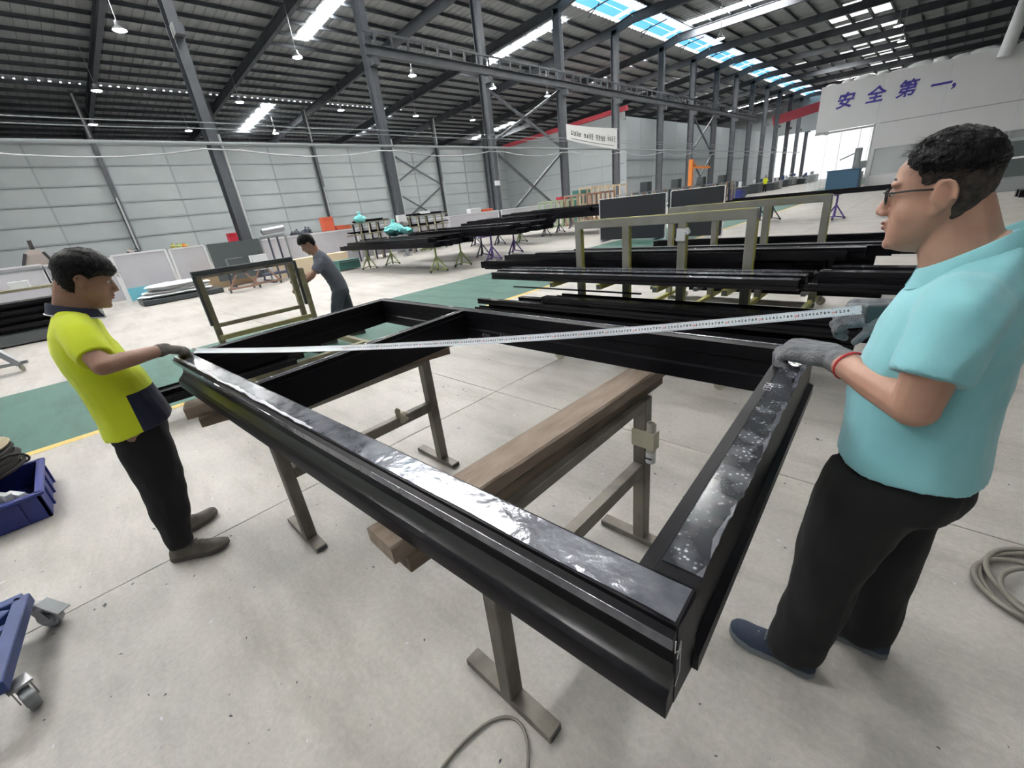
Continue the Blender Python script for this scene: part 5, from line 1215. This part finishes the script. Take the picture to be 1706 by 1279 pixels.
# ================================================================== STANDS AND LONG PROFILES IN THE MIDDLE DISTANCE
def make_stand(label, m, loc, h, group):
    t = thing('roller_stand', label, 'stand', loc, group); x, y, z = loc
    MB().cyl((x, y, .10), (x, y, h - .02), .03, n=10).build('pole', m, t, smooth=40)
    for q in range(3):
        a = q * 2 * PI / 3 + .5; e = V(x + .30 * math.cos(a), y + .30 * math.sin(a), .05)
        MB().bar((x, y, .48), e, .035, .035).build('leg', m, t); MB().bar((x, y, .11), e, .03, .03).build('brace', m, t)
        MB().lathe([(.01, -.014), (.04, -.014), (.04, .014), (.01, .014)], 12, Matrix.Translation((e.x, e.y, .04)) @ Matrix.Rotation(PI / 2, 4, 'X')).build('wheel', 'machine_dark', t)
    MB().bar((x, y - .55, h), (x, y + .55, h), .06, .04).build('head_bar', m, t)
    return t
stands = []
for lb, m, px_, h in (('pale green roller stand under the nearest long profile pile, far left', 'green_stand', (617, 448), .74), ('pale green roller stand second from the left under the nearest long pile', 'green_stand', (655, 441), .74),
        ('pale green roller stand in front under the right end of the nearest long pile', 'green_stand', (731, 453), .74), ('pale green roller stand behind, under the right end of the nearest long pile', 'green_stand', (771, 443), .74),
        ('purple roller stand nearest to the green lane', 'purple_stand', (822, 434), .80), ('dark roller stand just left of the nearest purple stand', 'navy_stand', (805, 428), .80), ('purple roller stand half hidden behind the rack profiles', 'purple_stand', (858, 422), .80),
        ('dark roller stand left of two under the second long pile', 'navy_stand', (793, 410), .80), ('dark roller stand in the middle under the second long pile', 'navy_stand', (832, 408), .80), ('pale green roller stand between the dark ones', 'green_stand', (868, 404), .80),
        ('dark roller stand under the third long pile, left of two', 'navy_stand', (909, 394), .80), ('dark roller stand under the third long pile, right of two', 'navy_stand', (932, 388), .80), ('dark roller stand under the third long pile near the rack post', 'navy_stand', (953, 381), .80),
        ('dark purple roller stand seen right of the rear rack post', 'purple_stand', (1389, 366), .80), ('dark blue roller stand seen between the rear rack posts', 'navy_stand', (1285, 368), .80), ('blue roller stand left of the dark blue one behind the rear rack', 'navy_stand', (1265, 372), .80)):
    p = P(*px_, Z=0); stands.append(make_stand(lb, m, (p.x, p.y, 0), h, 'roller stands'))
def pile(label, group, x0, x1, y0, y1, z, n, layers=2, hmin=.06, hmax=.11, seed=1):
    rs = random.Random(seed)
    for L_ in range(layers):
        for i in range(n):
            y = y0 + (y1 - y0) * (i + .5) / n; w = (y1 - y0) / n * .9; h = rs.uniform(hmin, hmax) if L_ == layers - 1 else hmax
            a, b = x0 + rs.uniform(0, .5) + L_ * .4, x1 - rs.uniform(0, .5) - L_ * .25
            o = MB().sect(SECT['box' if (i + L_) % 3 else 'chan'](w, h), (a, y, z + L_ * hmax * 1.02), (b, y, z + L_ * hmax * 1.02)).build('aluminium_profile', ['black_alu', 'black_alu_gloss'][(i + L_) % 2])
            tag(o, '%s, %s from the front, %s layer' % (label, ordn[i], 'only' if layers == 1 else ('bottom' if L_ == 0 else 'top')), 'profile', group)
pile('black profile in the long pile on pale green stands', 'profiles on the pale green stands', -16.6, -10.2, 7.75, 9.3, .765, 9, 2, .08, .15, 3)
pile('black profile in the long pile on purple stands', 'profiles on the purple stands', -15.6, -9.2, 10.0, 12.3, .825, 9, 2, .08, .14, 4)
pile('black profile in the far long pile on dark stands', 'profiles on the far dark stands', -17.6, -12.2, 14.45, 16.2, .825, 8, 2, .10, .18, 5)
pile('black profile in the farthest long pile on dark stands', 'profiles on the farthest dark stands', -18.0, -11.0, 17.7, 20.3, .825, 9, 2, .12, .24, 7)
pile('dark profile on the stands behind the rear rack', 'profiles behind the rear rack', -6.2, -.8, 18.75, 19.65, .825, 5, 1, .08, .16, 6)
p = P(792, 385, Z=.83)
# black boards with white edges
t = thing('black_board', 'wide black board with white edges standing behind the racks, left of two', 'board', (-7.9, 14.6, 0))
a, b = P(1001, 398, Z=0), P(1109, 390, Z=0); 
def board(t, a, b, h):
    d = (b - a).normalized(); MB().bar(a + V(0, 0, h / 2 + .05), b + V(0, 0, h / 2 + .05), .05, h).build('panel', 'black_panel', t)
    for p in (a, b): MB().bar(p + V(0, 0, .0), p + V(0, 0, h + .06), .05, .06, up=(1, 0, 0)).build('side_edge', 'white_edge', t)
    MB().bar(a + V(0, 0, h + .07), b + V(0, 0, h + .06), .055, .02).build('top_edge', 'white_edge', t)
    for p in (a.lerp(b, .1), a.lerp(b, .9)): MB().bar(p + V(0, -.3, .03), p + V(0, .3, .03), .05, .05).build('foot', 'navy_stand', t)
a0, b0 = V(-9.45, 15.0, 0), V(-6.85, 15.0, 0); board(t, a0, b0, 1.44)
t = thing('black_board', 'black board with white edges standing behind the racks, right of two', 'board', (-5.8, 15.0, 0)); board(t, V(-6.70, 15.1, 0), V(-5.0, 15.1, 0), 1.46)

# ================================================================== ALONG THE COLUMN LINE: BOARDS, BOXES, CLUTTER
XB = -19.6
def lean_board(nm, label, xl, xr, ytop_l, ytop_r, m, cat='board', X=XB, edge='white_edge', z0=.12, thick=.05, low=None):
    a, b = P(xl, ytop_l, X=X), P(xr, ytop_r, X=X); t = thing(nm, label, cat, (X, (a.y + b.y) / 2, 0)); h = (a.z + b.z) / 2
    MB().box((X, (a.y + b.y) / 2, (h + z0) / 2), (thick, b.y - a.y, h - z0)).build('sheet', m, t)
    for y in (a.y, b.y): MB().box((X + .01, y, h / 2), (.07, .06, h)).build('upright', edge, t)
    MB().box((X + .01, (a.y + b.y) / 2, h), (.07, b.y - a.y, .05)).build('top_edge', edge, t)
    if low: MB().box((X + .04, (a.y + b.y) / 2, low / 2 + .05), (.04, (b.y - a.y) * .96, low)).build('lower_sheet', 'teal_sheet', t)
    return t
lean_board('partition_board', 'white partition board at the far left edge behind the workbench', -60, 70, 452, 445, 'white_board')
lean_board('partition_board', 'white partition board right behind the head of the man in lime', 72, 180, 445, 428, 'white_board')
lean_board('partition_board', 'white partition board with a light blue lower sheet beside the cardboard', 184, 274, 427, 416, 'white_board', low=.42)
lean_board('partition_board', 'narrow white partition board next to the grey panel', 281, 338, 417, 408, 'white_board')
lean_board('partition_board', 'long white partition board behind the man in the grey t-shirt', 430, 590, 404, 379, 'white_board', X=-20.2)
lean_board('partition_board', 'long white partition board behind the shelves and second column', 592, 745, 380, 362, 'white_board', X=-20.2)
lean_board('partition_board', 'white partition board left of the third column', 747, 829, 361, 351, 'white_board', X=-20.2)
lean_board('partition_board', 'white partition board right of the third column', 835, 930, 351, 338, 'white_board', X=-20.2)
t = thing('grey_panel', 'dark grey glossy panel leaning beside the white partition boards', 'panel', (-18.6, 5, 0))
a, b = P(344, 408, X=-18.6), P(432, 397, X=-18.6); MB().box((-18.6, (a.y + b.y) / 2, (a.z + .25) / 2), (.05, b.y - a.y, a.z - .25)).build('sheet', 'dark_panel', t)
for y in (a.y + .3, b.y - .3):
    MB().bar((-18.5, y, .05), (-18.3, y, .7), .05, .05).build('support', 'navy_stand', t); MB().bar((-18.6, y, .05), (-17.9, y, .05), .05, .05).build('foot', 'navy_stand', t)
# steel rack of bars right of the grey panel
t = thing('bar_rack', 'upright steel rack with white bars behind the brown cart', 'rack', (-17.5, 6.0, 0)); a, b = P(432, 398, X=-17.5), P(474, 390, X=-17.5)
for i in range(4):
    y = a.y + (b.y - a.y) * i / 3; MB().bar((-17.5, y, .05), (-17.5, y, a.z), .05, .06).build('upright', ['grey_metal', 'navy_stand', 'navy_stand', 'grey_metal'][i], t)
MB().bar((-17.5, a.y, a.z), (-17.5, b.y, b.z), .06, .08).build('top_bar', 'grey_metal', t)
MB().box((-17.6, (a.y + b.y) / 2, .3), (.5, b.y - a.y + .4, .08)).build('base', 'navy_stand', t)
for y in (a.y, b.y): MB().box((-17.5, y, .03), (.6, .12, .06)).build('foot', 'navy_stand', t)
# wheeled A-frame trolleys seen through the cart
for lb, x0_, x1_, yb_ in (('small brown A-frame trolley left of two seen through the brown cart', 384, 408, 482), ('small brown A-frame trolley right of two seen through the brown cart', 420, 446, 474)):
    p = P((x0_ + x1_) / 2, yb_, Z=0); p.x += .9 if 'right' in lb else 1.0; t = thing('trolley', lb, 'trolley', (p.x, p.y, 0)); 
    for s in (-1, 1): MB().bar((p.x, p.y + s * .45, .1), (p.x, p.y, .75), .05, .05).build('leg', 'rust_wood', t)
    MB().bar((p.x, p.y - .5, .12), (p.x, p.y + .5, .12), .06, .06).build('base', 'rust_wood', t)
    MB().box((p.x - .1, p.y, .8), (.25, .5, .5)).build('load', 'white_plastic' if 'right' in lb else 'dark_panel', t)
    for s in (-1, 1): MB().lathe([(.01, -.02), (.06, -.02), (.06, .02), (.01, .02)], 12, Matrix.Translation((p.x, p.y + s * .45, .06)) @ Matrix.Rotation(PI / 2, 4, 'X')).build('wheel', 'machine_dark', t)
# wrapped stack on pallet
p = P(305, 497, Z=0); t = thing('wrapped_stack', 'white plastic-wrapped stack on a dark pallet behind the brown cart', 'stack', (p.x, p.y, 0))
MB().box((p.x, p.y, .09), (1.2, 2.2, .14)).build('pallet', 'machine_dark', t, bevel=.01)
for q in range(4): crumple(MB().ell((p.x - .1 + rnd(-.1, .1), p.y + rnd(-.15, .15), .23 + .09 * q), (.5, 1.05 - .08 * q, .07), n=28, m=10), .02, q).build('wrapped_bundle', 'white_plastic', t, smooth=40)
mb = MB(); p = P(252, 488, Z=0); n = 9
vs = [(p.x + rnd(-.1, .1) + .9 * math.sin(i * .8) * .3, p.y - .7 + 1.3 * i / n, (.002 if dz == 0 else .14 + rnd(0, .25)) + dz) for i in range(n) for dz in (0, .3)]
o = mb.add(vs, [(2 * i, 2 * i + 2, 2 * i + 3, 2 * i + 1) for i in range(n - 1)]); o = mb.build('wrapping_paper', 'tan_paper'); so = o.modifiers.new('s', 'SOLIDIFY'); so.thickness = .03; tag(o, 'crumpled tan wrapping paper beside the white wrapped stack', 'paper')
p = P(276, 480, Z=0); o = MB().box((p.x - .9, p.y, .505), (.05, .62, 1.0), R=Matrix.Rotation(.18, 3, 'Y')).build('cardboard_sheet', 'tan_paper'); tag(o, 'upright tan cardboard sheet leaning on the white partition board', 'cardboard')
p = P(312, 470, Z=0); o = MB().box((-19.2, p.y + .3, .32), (.5, 1.7, .62)).build('cardboard_box', 'cardboard', None, bevel=.01); tag(o, 'brown cardboard box below the narrow white partition board', 'box')
a, b = P(482, 440, X=-18.4), P(560, 425, X=-18.4); o = MB().box((-18.6, (a.y + b.y) / 2, .31), (.5, b.y - a.y + 1, .62)).build('brown_panel', 'beige_board', None, bevel=.01); tag(o, 'brown panel crate behind the man in the grey t-shirt', 'crate')
a, b = P(557, 430, X=-16.9), P(592, 424, X=-16.9); t = thing('tool_chest', 'dark green steel tool chest beside the brown panel crate', 'chest', (-16.9, (a.y + b.y) / 2, 0)); MB().box((-16.9, (a.y + b.y) / 2, .22), (.5, b.y - a.y, .36)).build('body', 'dark_green', t, bevel=.01); MB().box((-16.63, (a.y + b.y) / 2, .34), (.02, b.y - a.y, .03)).build('lid_edge', 'grey_metal', t)
# items standing on top of the boards / shelves
def shelf_item(nm, lb, cat, px0, px1, X, mats, build):
    a, b = P(*px0, X=X), P(*px1, X=X)
    if X < -20.3:
        dz = ZS + .001 - min(a.z, b.z); X = -20.45; a.z += dz; b.z += dz
    t = thing(nm, lb, cat, (X, (a.y + b.y) / 2, min(a.z, b.z))); build(t, a, b, X); return t
def f_box(m): 
    def g(t, a, b, X): MB().box((X, (a.y + b.y) / 2, (a.z + b.z) / 2), (.36, abs(b.y - a.y), abs(a.z - b.z))).build('body', m, t, bevel=.01); MB().box((X + .19, (a.y + b.y) / 2, max(a.z, b.z) - .04), (.02, abs(b.y - a.y) * .9, .04)).build('rim', m, t)
    return g
ZS = 1.50
sh = thing('wall_shelf', 'long grey shelf running behind the partition boards', 'shelf', (-20.45, 10, 0)); MB().box((-20.45, 10, ZS - .03), (.44, 34, .06)).build('top', 'grey_metal', sh)
for q in range(13): MB().box((-20.55, -6.8 + q * 2.8, ZS / 2 - .03), (.05, .05, ZS - .06)).build('leg', 'grey_metal', sh)
shelf_item('fire_box', 'dark red box in front of the foot of the first column', 'box', (375, 387), (394, 401), -20.6, None, f_box('red_box'))
shelf_item('orange_box', 'upright orange-red box on the shelf left of the shelving rack', 'box', (527, 360), (550, 381), -20.8, None, f_box('orange_red'))
shelf_item('orange_tray', 'flat orange-red tray beside the upright orange box', 'tray', (551, 375), (577, 379), -20.8, None, f_box('orange_red'))
shelf_item('white_bundle', 'white bundle lying on the boards left of the third column', 'bundle', (777, 345), (796, 351), -20.6, None, f_box('white_plastic'))
shelf_item('orange_sheet', 'orange-brown sheet beside the white bundle near the third column', 'sheet', (797, 345), (815, 348), -20.6, None, f_box('orange_red'))
shelf_item('red_machine', 'small red box beside the fourth column', 'box', (928, 324), (942, 332), -20.5, None, f_box('red_box'))
def f_clutter(ms, n, seed):
    def g(t, a, b, X):
        rs = random.Random(seed); y0, y1 = min(a.y, b.y), max(a.y, b.y); z0, z1 = min(a.z, b.z), max(a.z, b.z)
        for i in range(n):
            y = y0 + (y1 - y0) * (i + .5) / n; h = (z1 - z0) * rs.uniform(.4, 1); MB().lathe([(.02, 0), (.10, 0), (.10, h * .6), (.04, h * .75), (.04, h), (.02, h)], 10, Matrix.Translation((X + rs.uniform(-.1, .1), y, z0))).build('piece', ms[i % len(ms)], t, smooth=40)
        MB().box((X, (y0 + y1) / 2, z0 + .015), (.4, y1 - y0, .03)).build('tray', ms[0], t)
    return g
shelf_item('tool_tray', 'tray of small dark tools on the boards beside the first wall pipe', 'tray', (203, 405), (236, 415), -20.4, None, f_clutter(['machine_dark', 'brush_tan', 'grey_metal'], 5, 1))
shelf_item('fitting_tray', 'tray of yellow and green fittings on the narrow partition board', 'tray', (283, 403), (314, 411), -20.4, None, f_clutter(['yellow_steel', 'orange_paint', 'green_stand'], 6, 2))
shelf_item('bottle_tray', 'row of small dark bottles on the boards above the man in grey', 'tray', (480, 380), (516, 388), -20.6, None, f_clutter(['machine_dark', 'navy_stand'], 7, 3))
def f_pipe(t, a, b, X): MB().cyl((X, a.y, a.z), (X, b.y, b.z), .11, n=12).build('roll_body', 'grey_metal', t, smooth=40); MB().cyl((X, a.y - .02, a.z), (X, a.y, a.z), .05, n=10).build('roll_core', 'machine_dark', t)
shelf_item('foil_roll', 'silver roll lying on top of the bar rack', 'roll', (436, 387), (472, 380), -17.5, None, f_pipe)
# bottle shaped brush against the wall at left
p = P(62, 425, X=-20.3); t = thing('broom', 'upside-down broom with dark bristles standing on the board at far left', 'broom', (p.x, p.y, p.z - .3))
a, b = P(47, 400, X=-20.3), P(66, 443, X=-20.3)
dz = ZS + .002 - b.z; a.z += dz; b.z += dz; a.x = b.x = -20.45
MB().bar(a, a.lerp(b, .35), .10, .10).build('handle', 'brush_dark', t); 
q0, q1 = a.lerp(b, .35), b; mb = MB(); mb.rings([[q0 + V(.06 * sx, .10 * sy, 0) for sx, sy in ((-1, -1), (1, -1), (1, 1), (-1, 1))], [q0.lerp(q1, .3) + V(.09 * sx, .24 * sy, 0) for sx, sy in ((-1, -1), (1, -1), (1, 1), (-1, 1))], [q1 + V(.09 * sx, .34 * sy, 0) for sx, sy in ((-1, -1), (1, -1), (1, 1), (-1, 1))]]); mb.build('head', 'brush_tan', t)
for s in (-1, 1): MB().bar(q0.lerp(q1, .2) + V(.1, .20 * s, 0), q1 + V(.1, .36 * s, 0), .05, .08).build('bristle_edge', 'brush_dark', t)
# workbench and black profile pile at far left
t = thing('workbench', 'grey workbench with cluttered shelf at the left edge', 'bench', (-17.0, -1.2, 0)); 
MB().box((-17.0, -1.6, 1.02), (.9, 4.4, .06)).build('worktop', 'olive_steel', t); MB().box((-17.0, -1.6, .45), (.8, 4.2, .05)).build('lower_shelf', 'grey_metal', t)
for y in (-3.6, -.2, .5): MB().box((-16.6, y, .5), (.07, .07, 1.0)).build('leg', 'grey_metal', t); MB().box((-17.4, y, .5), (.07, .07, 1.0)).build('leg', 'grey_metal', t)
MB().box((-17.4, -1.6, 1.45), (.06, 4.2, .06)).build('back_rail', 'grey_metal', t); MB().bar((-17.3, .45, 1.0), (-17.3, .1, 1.75), .05, .05).build('lamp_arm', 'grey_metal', t)
for q in range(5): MB().box((-17.0, -3.0 + .75 * q, 1.12), (.4, rnd(.2, .45), rnd(.1, .22))).build('bench_item', ['machine_dark', 'grey_metal', 'purple_stand', 'white_plastic'][q % 4], t)
GP = 'black profiles in the pile at the far left'
for q in range(8):
    z = .28 + .075 * q; o = MB().sect(SECT['box'](.9 - .03 * q, .07), (-14.6 + rnd(-.1, .1), -7, z), (-14.5 + rnd(-.1, .1), .35 - .05 * q + rnd(-.1, .1), z)).build('aluminium_profile', ['black_alu', 'black_alu_gloss'][q % 2]); tag(o, 'black profile in the pile left of the man in lime, %s from floor' % ordn[q], 'profile', GP)
t = thing('pile_base', 'grey low base under the black profile pile at far left', 'base', (-14.5, -3, 0)); MB().box((-14.5, -3.2, .14), (1.1, 6.6, .22)).build('deck', 'dark_panel', t); MB().box((-14.5, -3.2, .262), (1.0, 6.7, .02)).build('top_mat', 'machine_dark', t)
p = P(40, 618, Z=0); t = thing('outrigger_stand', 'grey steel stand foot with caster at the left edge near the lane', 'stand', (p.x, p.y, 0))
MB().bar((p.x, p.y, .12), (p.x - .1, p.y - .45, .82), .10, .08).build('strut', 'grey_metal', t); MB().box((p.x - .15, p.y - .55, .86), (.35, .45, .06)).build('head_plate', 'grey_metal', t)
caster(t, (p.x, p.y, 0), .06, 'caster_white', .4); caster(t, (p.x - .1, p.y - .6, 0), .06, 'caster_white', 0)
MB().bar((p.x, p.y + .1, .14), (p.x - .1, p.y - .75, .14), .08, .05).build('foot_bar', 'grey_metal', t); MB().bar((p.x - .1, p.y - .55, .14), (p.x - .15, p.y - .55, .84), .07, .07).build('post', 'grey_metal', t)
# shelving racks behind the long piles
def shelving(label, xl, xr, yt, X, n, zb, seed, teal):
    a, b = P(xl, yt, X=X), P(xr, yt - (xr - xl) * .12, X=X); t = thing('shelving_rack', label, 'rack', (X, (a.y + b.y) / 2, 0)); zt = a.z
    for i in range(n):
        y = a.y + (b.y - a.y) * i / (n - 1); MB().box((X, y, zt / 2), (.06, .06, zt)).build('post', ['olive_steel', 'caster_white'][i % 2], t); MB().box((X - .6, y, zt / 2), (.06, .06, zt)).build('post', 'navy_stand', t)
    for z in (zt, zt * .72, zt * .5): MB().box((X - .3, (a.y + b.y) / 2, z - .02), (.7, b.y - a.y + .8, .04)).build('shelf', 'olive_steel', t)
    rs = random.Random(seed)
    for z in (zt, zt * .72, zt * .5):
        for q in range(3): MB().box((X - .3 + rs.uniform(-.15, .15), (a.y + b.y) / 2 + rs.uniform(-.3, .3), z + .04 + .03 * q), (.07, (b.y - a.y) * rs.uniform(.8, 1.6), .05)).build('stored_bar', 'black_alu', t)
    c = V(X - .2, a.y if teal else b.y - .6, zt + .14)
    if teal: crumple(MB().ell(c + V(0, .2, .02), (.2, .30, .15), n=16, m=8), .035, 8).build('plastic_bag', 'teal_plastic', t, smooth=30); crumple(MB().lathe([(.02, 0), (.12, 0), (.05, .12), (.08, .2)], 10, Matrix.Translation(c + V(0, .2, .12))), .02, 3).build('bag_neck', 'teal_plastic', t, smooth=30)
    else: MB().box(c + V(0, -.3, 0), (.3, .5, .12)).build('white_box', 'label_white', t)
    return t
shelving('yellow and grey shelving rack with a teal bag on top, behind the nearest long pile', 598, 640, 372, -18.9, 4, 1, 1, True)
shelving('tall shelving rack with dark bars and a white box, right of the second column', 680, 735, 362, -18.9, 5, 1, 2, False)
p = P(672, 400, Z=.98); t = thing('plastic_bag', 'teal plastic bag heaped on the nearest long profile pile', 'bag', (-15.6, 8.9, 1.0)); q = V(-14.4, 9.0, 1.10)
crumple(MB().ell((q.x, q.y, q.z + .21), (.30, .42, .20), n=18, m=10), .045, 2).build('bulge', 'teal_plastic', t, smooth=30); crumple(MB().ell((q.x + .1, q.y + .3, q.z + .14), (.3, .4, .12), n=16, m=8), .04, 4).build('fold', 'teal_plastic', t, smooth=30); crumple(MB().lathe([(.02, 0), (.14, .0), (.06, .10), (.08, .18)], 12, Matrix.Translation((q.x, q.y, q.z + .38))), .02, 5).build('neck', 'teal_plastic', t, smooth=60)
t = thing('pipe_post', 'pale square post with a socket box in front of the second column', 'post', (-18.1, 11.8, 0)); q = P(668, 368, X=-18.1); MB().box((-18.1, q.y, q.z / 2), (.12, .12, q.z)).build('post', 'grey_metal', t); MB().box((-18.05, q.y, q.z + .1), (.2, .42, .3)).build('socket_box', 'label_white', t); MB().box((-18.1, q.y, .02), (.3, .3, .04)).build('base', 'grey_metal', t)
# wooden crates, green machine near the fourth column
def crate(label, xl, xr, yt, yb, X, m, n=4):
    a, b = P(xl, yb, X=X), P(xr, yt, X=X); t = thing('slatted_crate', label, 'crate', (X, (a.y + b.y) / 2, 0)); z0, z1 = 0.0, b.z; y0, y1 = a.y, b.y
    for z in (z0 + .1, (z0 + z1) / 2, z1 - .06): MB().box((X, (y0 + y1) / 2, z), (.06, y1 - y0, .12)).build('rail', m, t); MB().box((X - .9, (y0 + y1) / 2, z), (.06, y1 - y0, .12)).build('rail', m, t)
    for i in range(n):
        y = y0 + (y1 - y0) * i / (n - 1); MB().box((X + .05, y, (z0 + z1) / 2), (.05, .14, z1 - z0)).build('slat', m, t); MB().box((X - .45, y, z1 - .03), (.95, .14, .05)).build('top_slat', m, t); MB().box((X - .95, y, (z0 + z1) / 2), (.05, .14, z1 - z0)).build('slat', m, t)
    return t
crate('brown slatted wooden crate left of the black board', 962, 1000, 320, 350, -17.2, 'crate_wood', 5)
crate('pale slatted wooden crate stacked behind the brown crate', 985, 1042, 306, 345, -18.6, 'beige_board', 6)
crate('dark brown slatted crate behind the top of the black board', 1000, 1022, 317, 350, -15.6, 'rust_wood', 4)
crate('pale green slatted steel crate beside the fourth column', 918, 962, 330, 352, -18.4, 'pale_green', 6)
q = P(978, 316, X=-20.0); o = MB().box((-20.1, q.y - .6, q.z / 2), (.6, 1.6, q.z)).build('green_cabinet', 'dark_green', None, bevel=.02); tag(o, 'dark green cabinet behind the pale slatted crate', 'cabinet')
# rolling conveyor line with posts behind the boards
t = thing('assembly_line', 'long grey assembly line with upright racks behind the black boards', 'machine', (-13, 30, 0)); a, b = P(1040, 326, X=-13.2), P(1215, 300, X=-13.2)
MB().box((-13.2, (a.y + b.y) / 2, 1.55), (1.0, b.y - a.y, .08)).build('top_rail', 'grey_metal', t); MB().box((-13.2, (a.y + b.y) / 2, .6), (.9, b.y - a.y, .1)).build('bed', 'machine_dark', t); MB().box((-13.2, (a.y + b.y) / 2, .03), (.7, b.y - a.y, .06)).build('floor_rail', 'machine_dark', t)
n = 26
for i in range(n):
    y = a.y + (b.y - a.y) * i / (n - 1); MB().box((-12.7, y, .8), (.10, .16, 1.5)).build('upright', ['crate_wood', 'grey_metal', 'rust_wood', 'machine_dark'][i % 4], t)
for i in range(4): y = a.y + (b.y - a.y) * (.15 + .25 * i); MB().box((-13.2, y, 1.85), (.5, .55, .55)).build('motor_box', 'machine_dark', t, bevel=.02)
# orange jib crane
t = thing('jib_crane', 'small orange jib crane standing by the far columns', 'crane', (-18.5, 43, 0)); a, b = P(1152, 266, X=-18.5), P(1153, 312, X=-18.5)
MB().box((-18.5, a.y, a.z / 2), (.35, .35, a.z)).build('mast', 'orange_paint', t); c = P(1182, 276, X=-18.5)
MB().bar((-18.5, a.y, a.z - .7), (-18.5, c.y, a.z - .75), .2, .22).build('jib', 'orange_paint', t); MB().bar((-18.5, a.y, a.z - .1), (-18.5, a.y + 1.4, a.z - .62), .08, .08).build('tie', 'orange_paint', t); MB().box((-18.5, a.y, .05), (.8, .8, .1)).build('base', 'orange_paint', t)
# far machines and bins along the right of the columns
rs = random.Random(9)
for i in range(14):
    x = -16.5 + rs.uniform(-1.2, 1.2); y = 40 + i * 4.0 + rs.uniform(-1, 1)
    t = thing('machine_bench', '%s dark machine bench along the far columns, counted from the near end' % ordn[i], 'machine', (x, y, 0), 'machines along the far columns')
    h = rs.uniform(.9, 1.4); MB().box((x, y, h * .45), (1.2, 2.2, h * .7)).build('body', ['machine_dark', 'grey_metal', 'machine_dark'][i % 3], t, bevel=.03); MB().box((x, y, h * .85), (1.35, 2.4, .08)).build('table', 'grey_metal', t)
    for q in range(3): MB().box((x + rs.uniform(-.4, .4), y + rs.uniform(-.8, .8), h * .9 + .2), (.25, .3, rs.uniform(.3, .7))).build('fixture', ['machine_dark', 'white_plastic', 'blue_paint'][q], t)
    MB().box((x, y, .06), (1.0, 2.0, .12)).build('plinth', 'machine_dark', t)
p = P(1228, 333, Z=0); o = thing('parts_bin', 'blue parts bin on the floor behind the rear rack', 'bin', (p.x, p.y, 0)); MB().box((p.x, p.y, .4), (1.0, 1.2, .7)).build('tub', 'crate_blue', o, bevel=.03); MB().box((p.x, p.y, .76), (1.1, 1.3, .06)).build('rim', 'crate_blue', o); MB().box((p.x, p.y, .03), (.9, 1.1, .06)).build('base', 'machine_dark', o)
# behind the strip curtain: blue bin and dark machine
p = P(1398, 331, Z=0); o = thing('blue_bin', 'dark blue metal bin behind the plastic strip curtain', 'bin', (-5.9, 41.6, 0)); MB().box((-5.6, 41.6, .75), (1.9, .9, 1.4)).build('tub', 'machine_blue', o, bevel=.03); MB().box((-5.6, 41.6, 1.47), (2.0, 1.0, .06)).build('rim', 'machine_blue', o); MB().box((-5.6, 41.6, .03), (1.7, .8, .06)).build('base', 'machine_dark', o)
o = thing('punch_machine', 'dark upright machine behind the plastic strip curtain', 'machine', (-5.6, 46, 0)); MB().box((-5.6, 46, .6), (1.2, 1.0, 1.2)).build('base', 'machine_dark', o, bevel=.03); MB().box((-5.5, 46, 2.0), (.4, .5, 1.8)).build('column', 'machine_dark', o); MB().box((-5.2, 45.6, 1.7), (.7, .4, .5)).build('head', 'machine_dark', o); MB().bar((-5.6, 45.8, 2.6), (-6.6, 45.8, 2.2), .08, .08).build('arm', 'machine_dark', o)
# glass-fronted bench at the right edge
t = thing('glass_enclosure', 'low glass-fronted grey enclosure at the right edge behind the man in cyan', 'enclosure', (2.6, 28, 0)); 
MB().box((3.2, 28, .25), (5, .8, .5)).build('plinth', 'grey_metal', t); MB().box((3.2, 27.62, 1.2), (5, .05, 1.3)).build('glazing', 'glass_dark', t); MB().box((3.2, 28, 1.92), (5.1, .9, .10)).build('top', 'grey_metal', t); MB().box((3.2, 27.58, 1.25), (5, .06, .07)).build('rail', 'white_edge', t)
for x in (.75, 2.4, 4.0, 5.6): MB().box((x, 27.6, 1.2), (.08, .08, 1.4)).build('mullion', 'grey_metal', t)
# dark profiles on stands right of the man's head
pile('dark profile in the stack at the right edge', 'profiles at the right edge', .9, 6.0, 11.8, 12.8, .80, 4, 2, .08, .12, 8)
for lb, x in (('dark roller stand at the right edge, left of two', 1.5), ('dark roller stand at the right edge, right of two', 4.8)): make_stand(lb, 'navy_stand', (x, 12.3, 0), .775, 'roller stands')

# small debris on the floor: metal chips, tape bits
mb = MB(); rs = random.Random(77)
for i in range(420):
    x = rs.uniform(-4.2, 1.4); y = rs.uniform(-1.2, 3.4); r = rs.uniform(.003, .011) if i % 9 else rs.uniform(.012, .022)
    a = rs.uniform(0, PI); c, sn = math.cos(a), math.sin(a); w = r * rs.uniform(.25, .6)
    mb.cur = 0 if i % 4 else 1
    mb.add([(x + r * c, y + r * sn, .0008), (x - w * sn, y + w * c, .003), (x - r * c, y - r * sn, .0008), (x + w * sn, y - w * c, .0022)], [(0, 1, 2, 3)])
o = mb.build('floor_debris', ['machine_dark', 'film_specks']); tag(o, 'tiny dark chips and film scraps scattered on the concrete floor', 'debris', None, 'stuff')
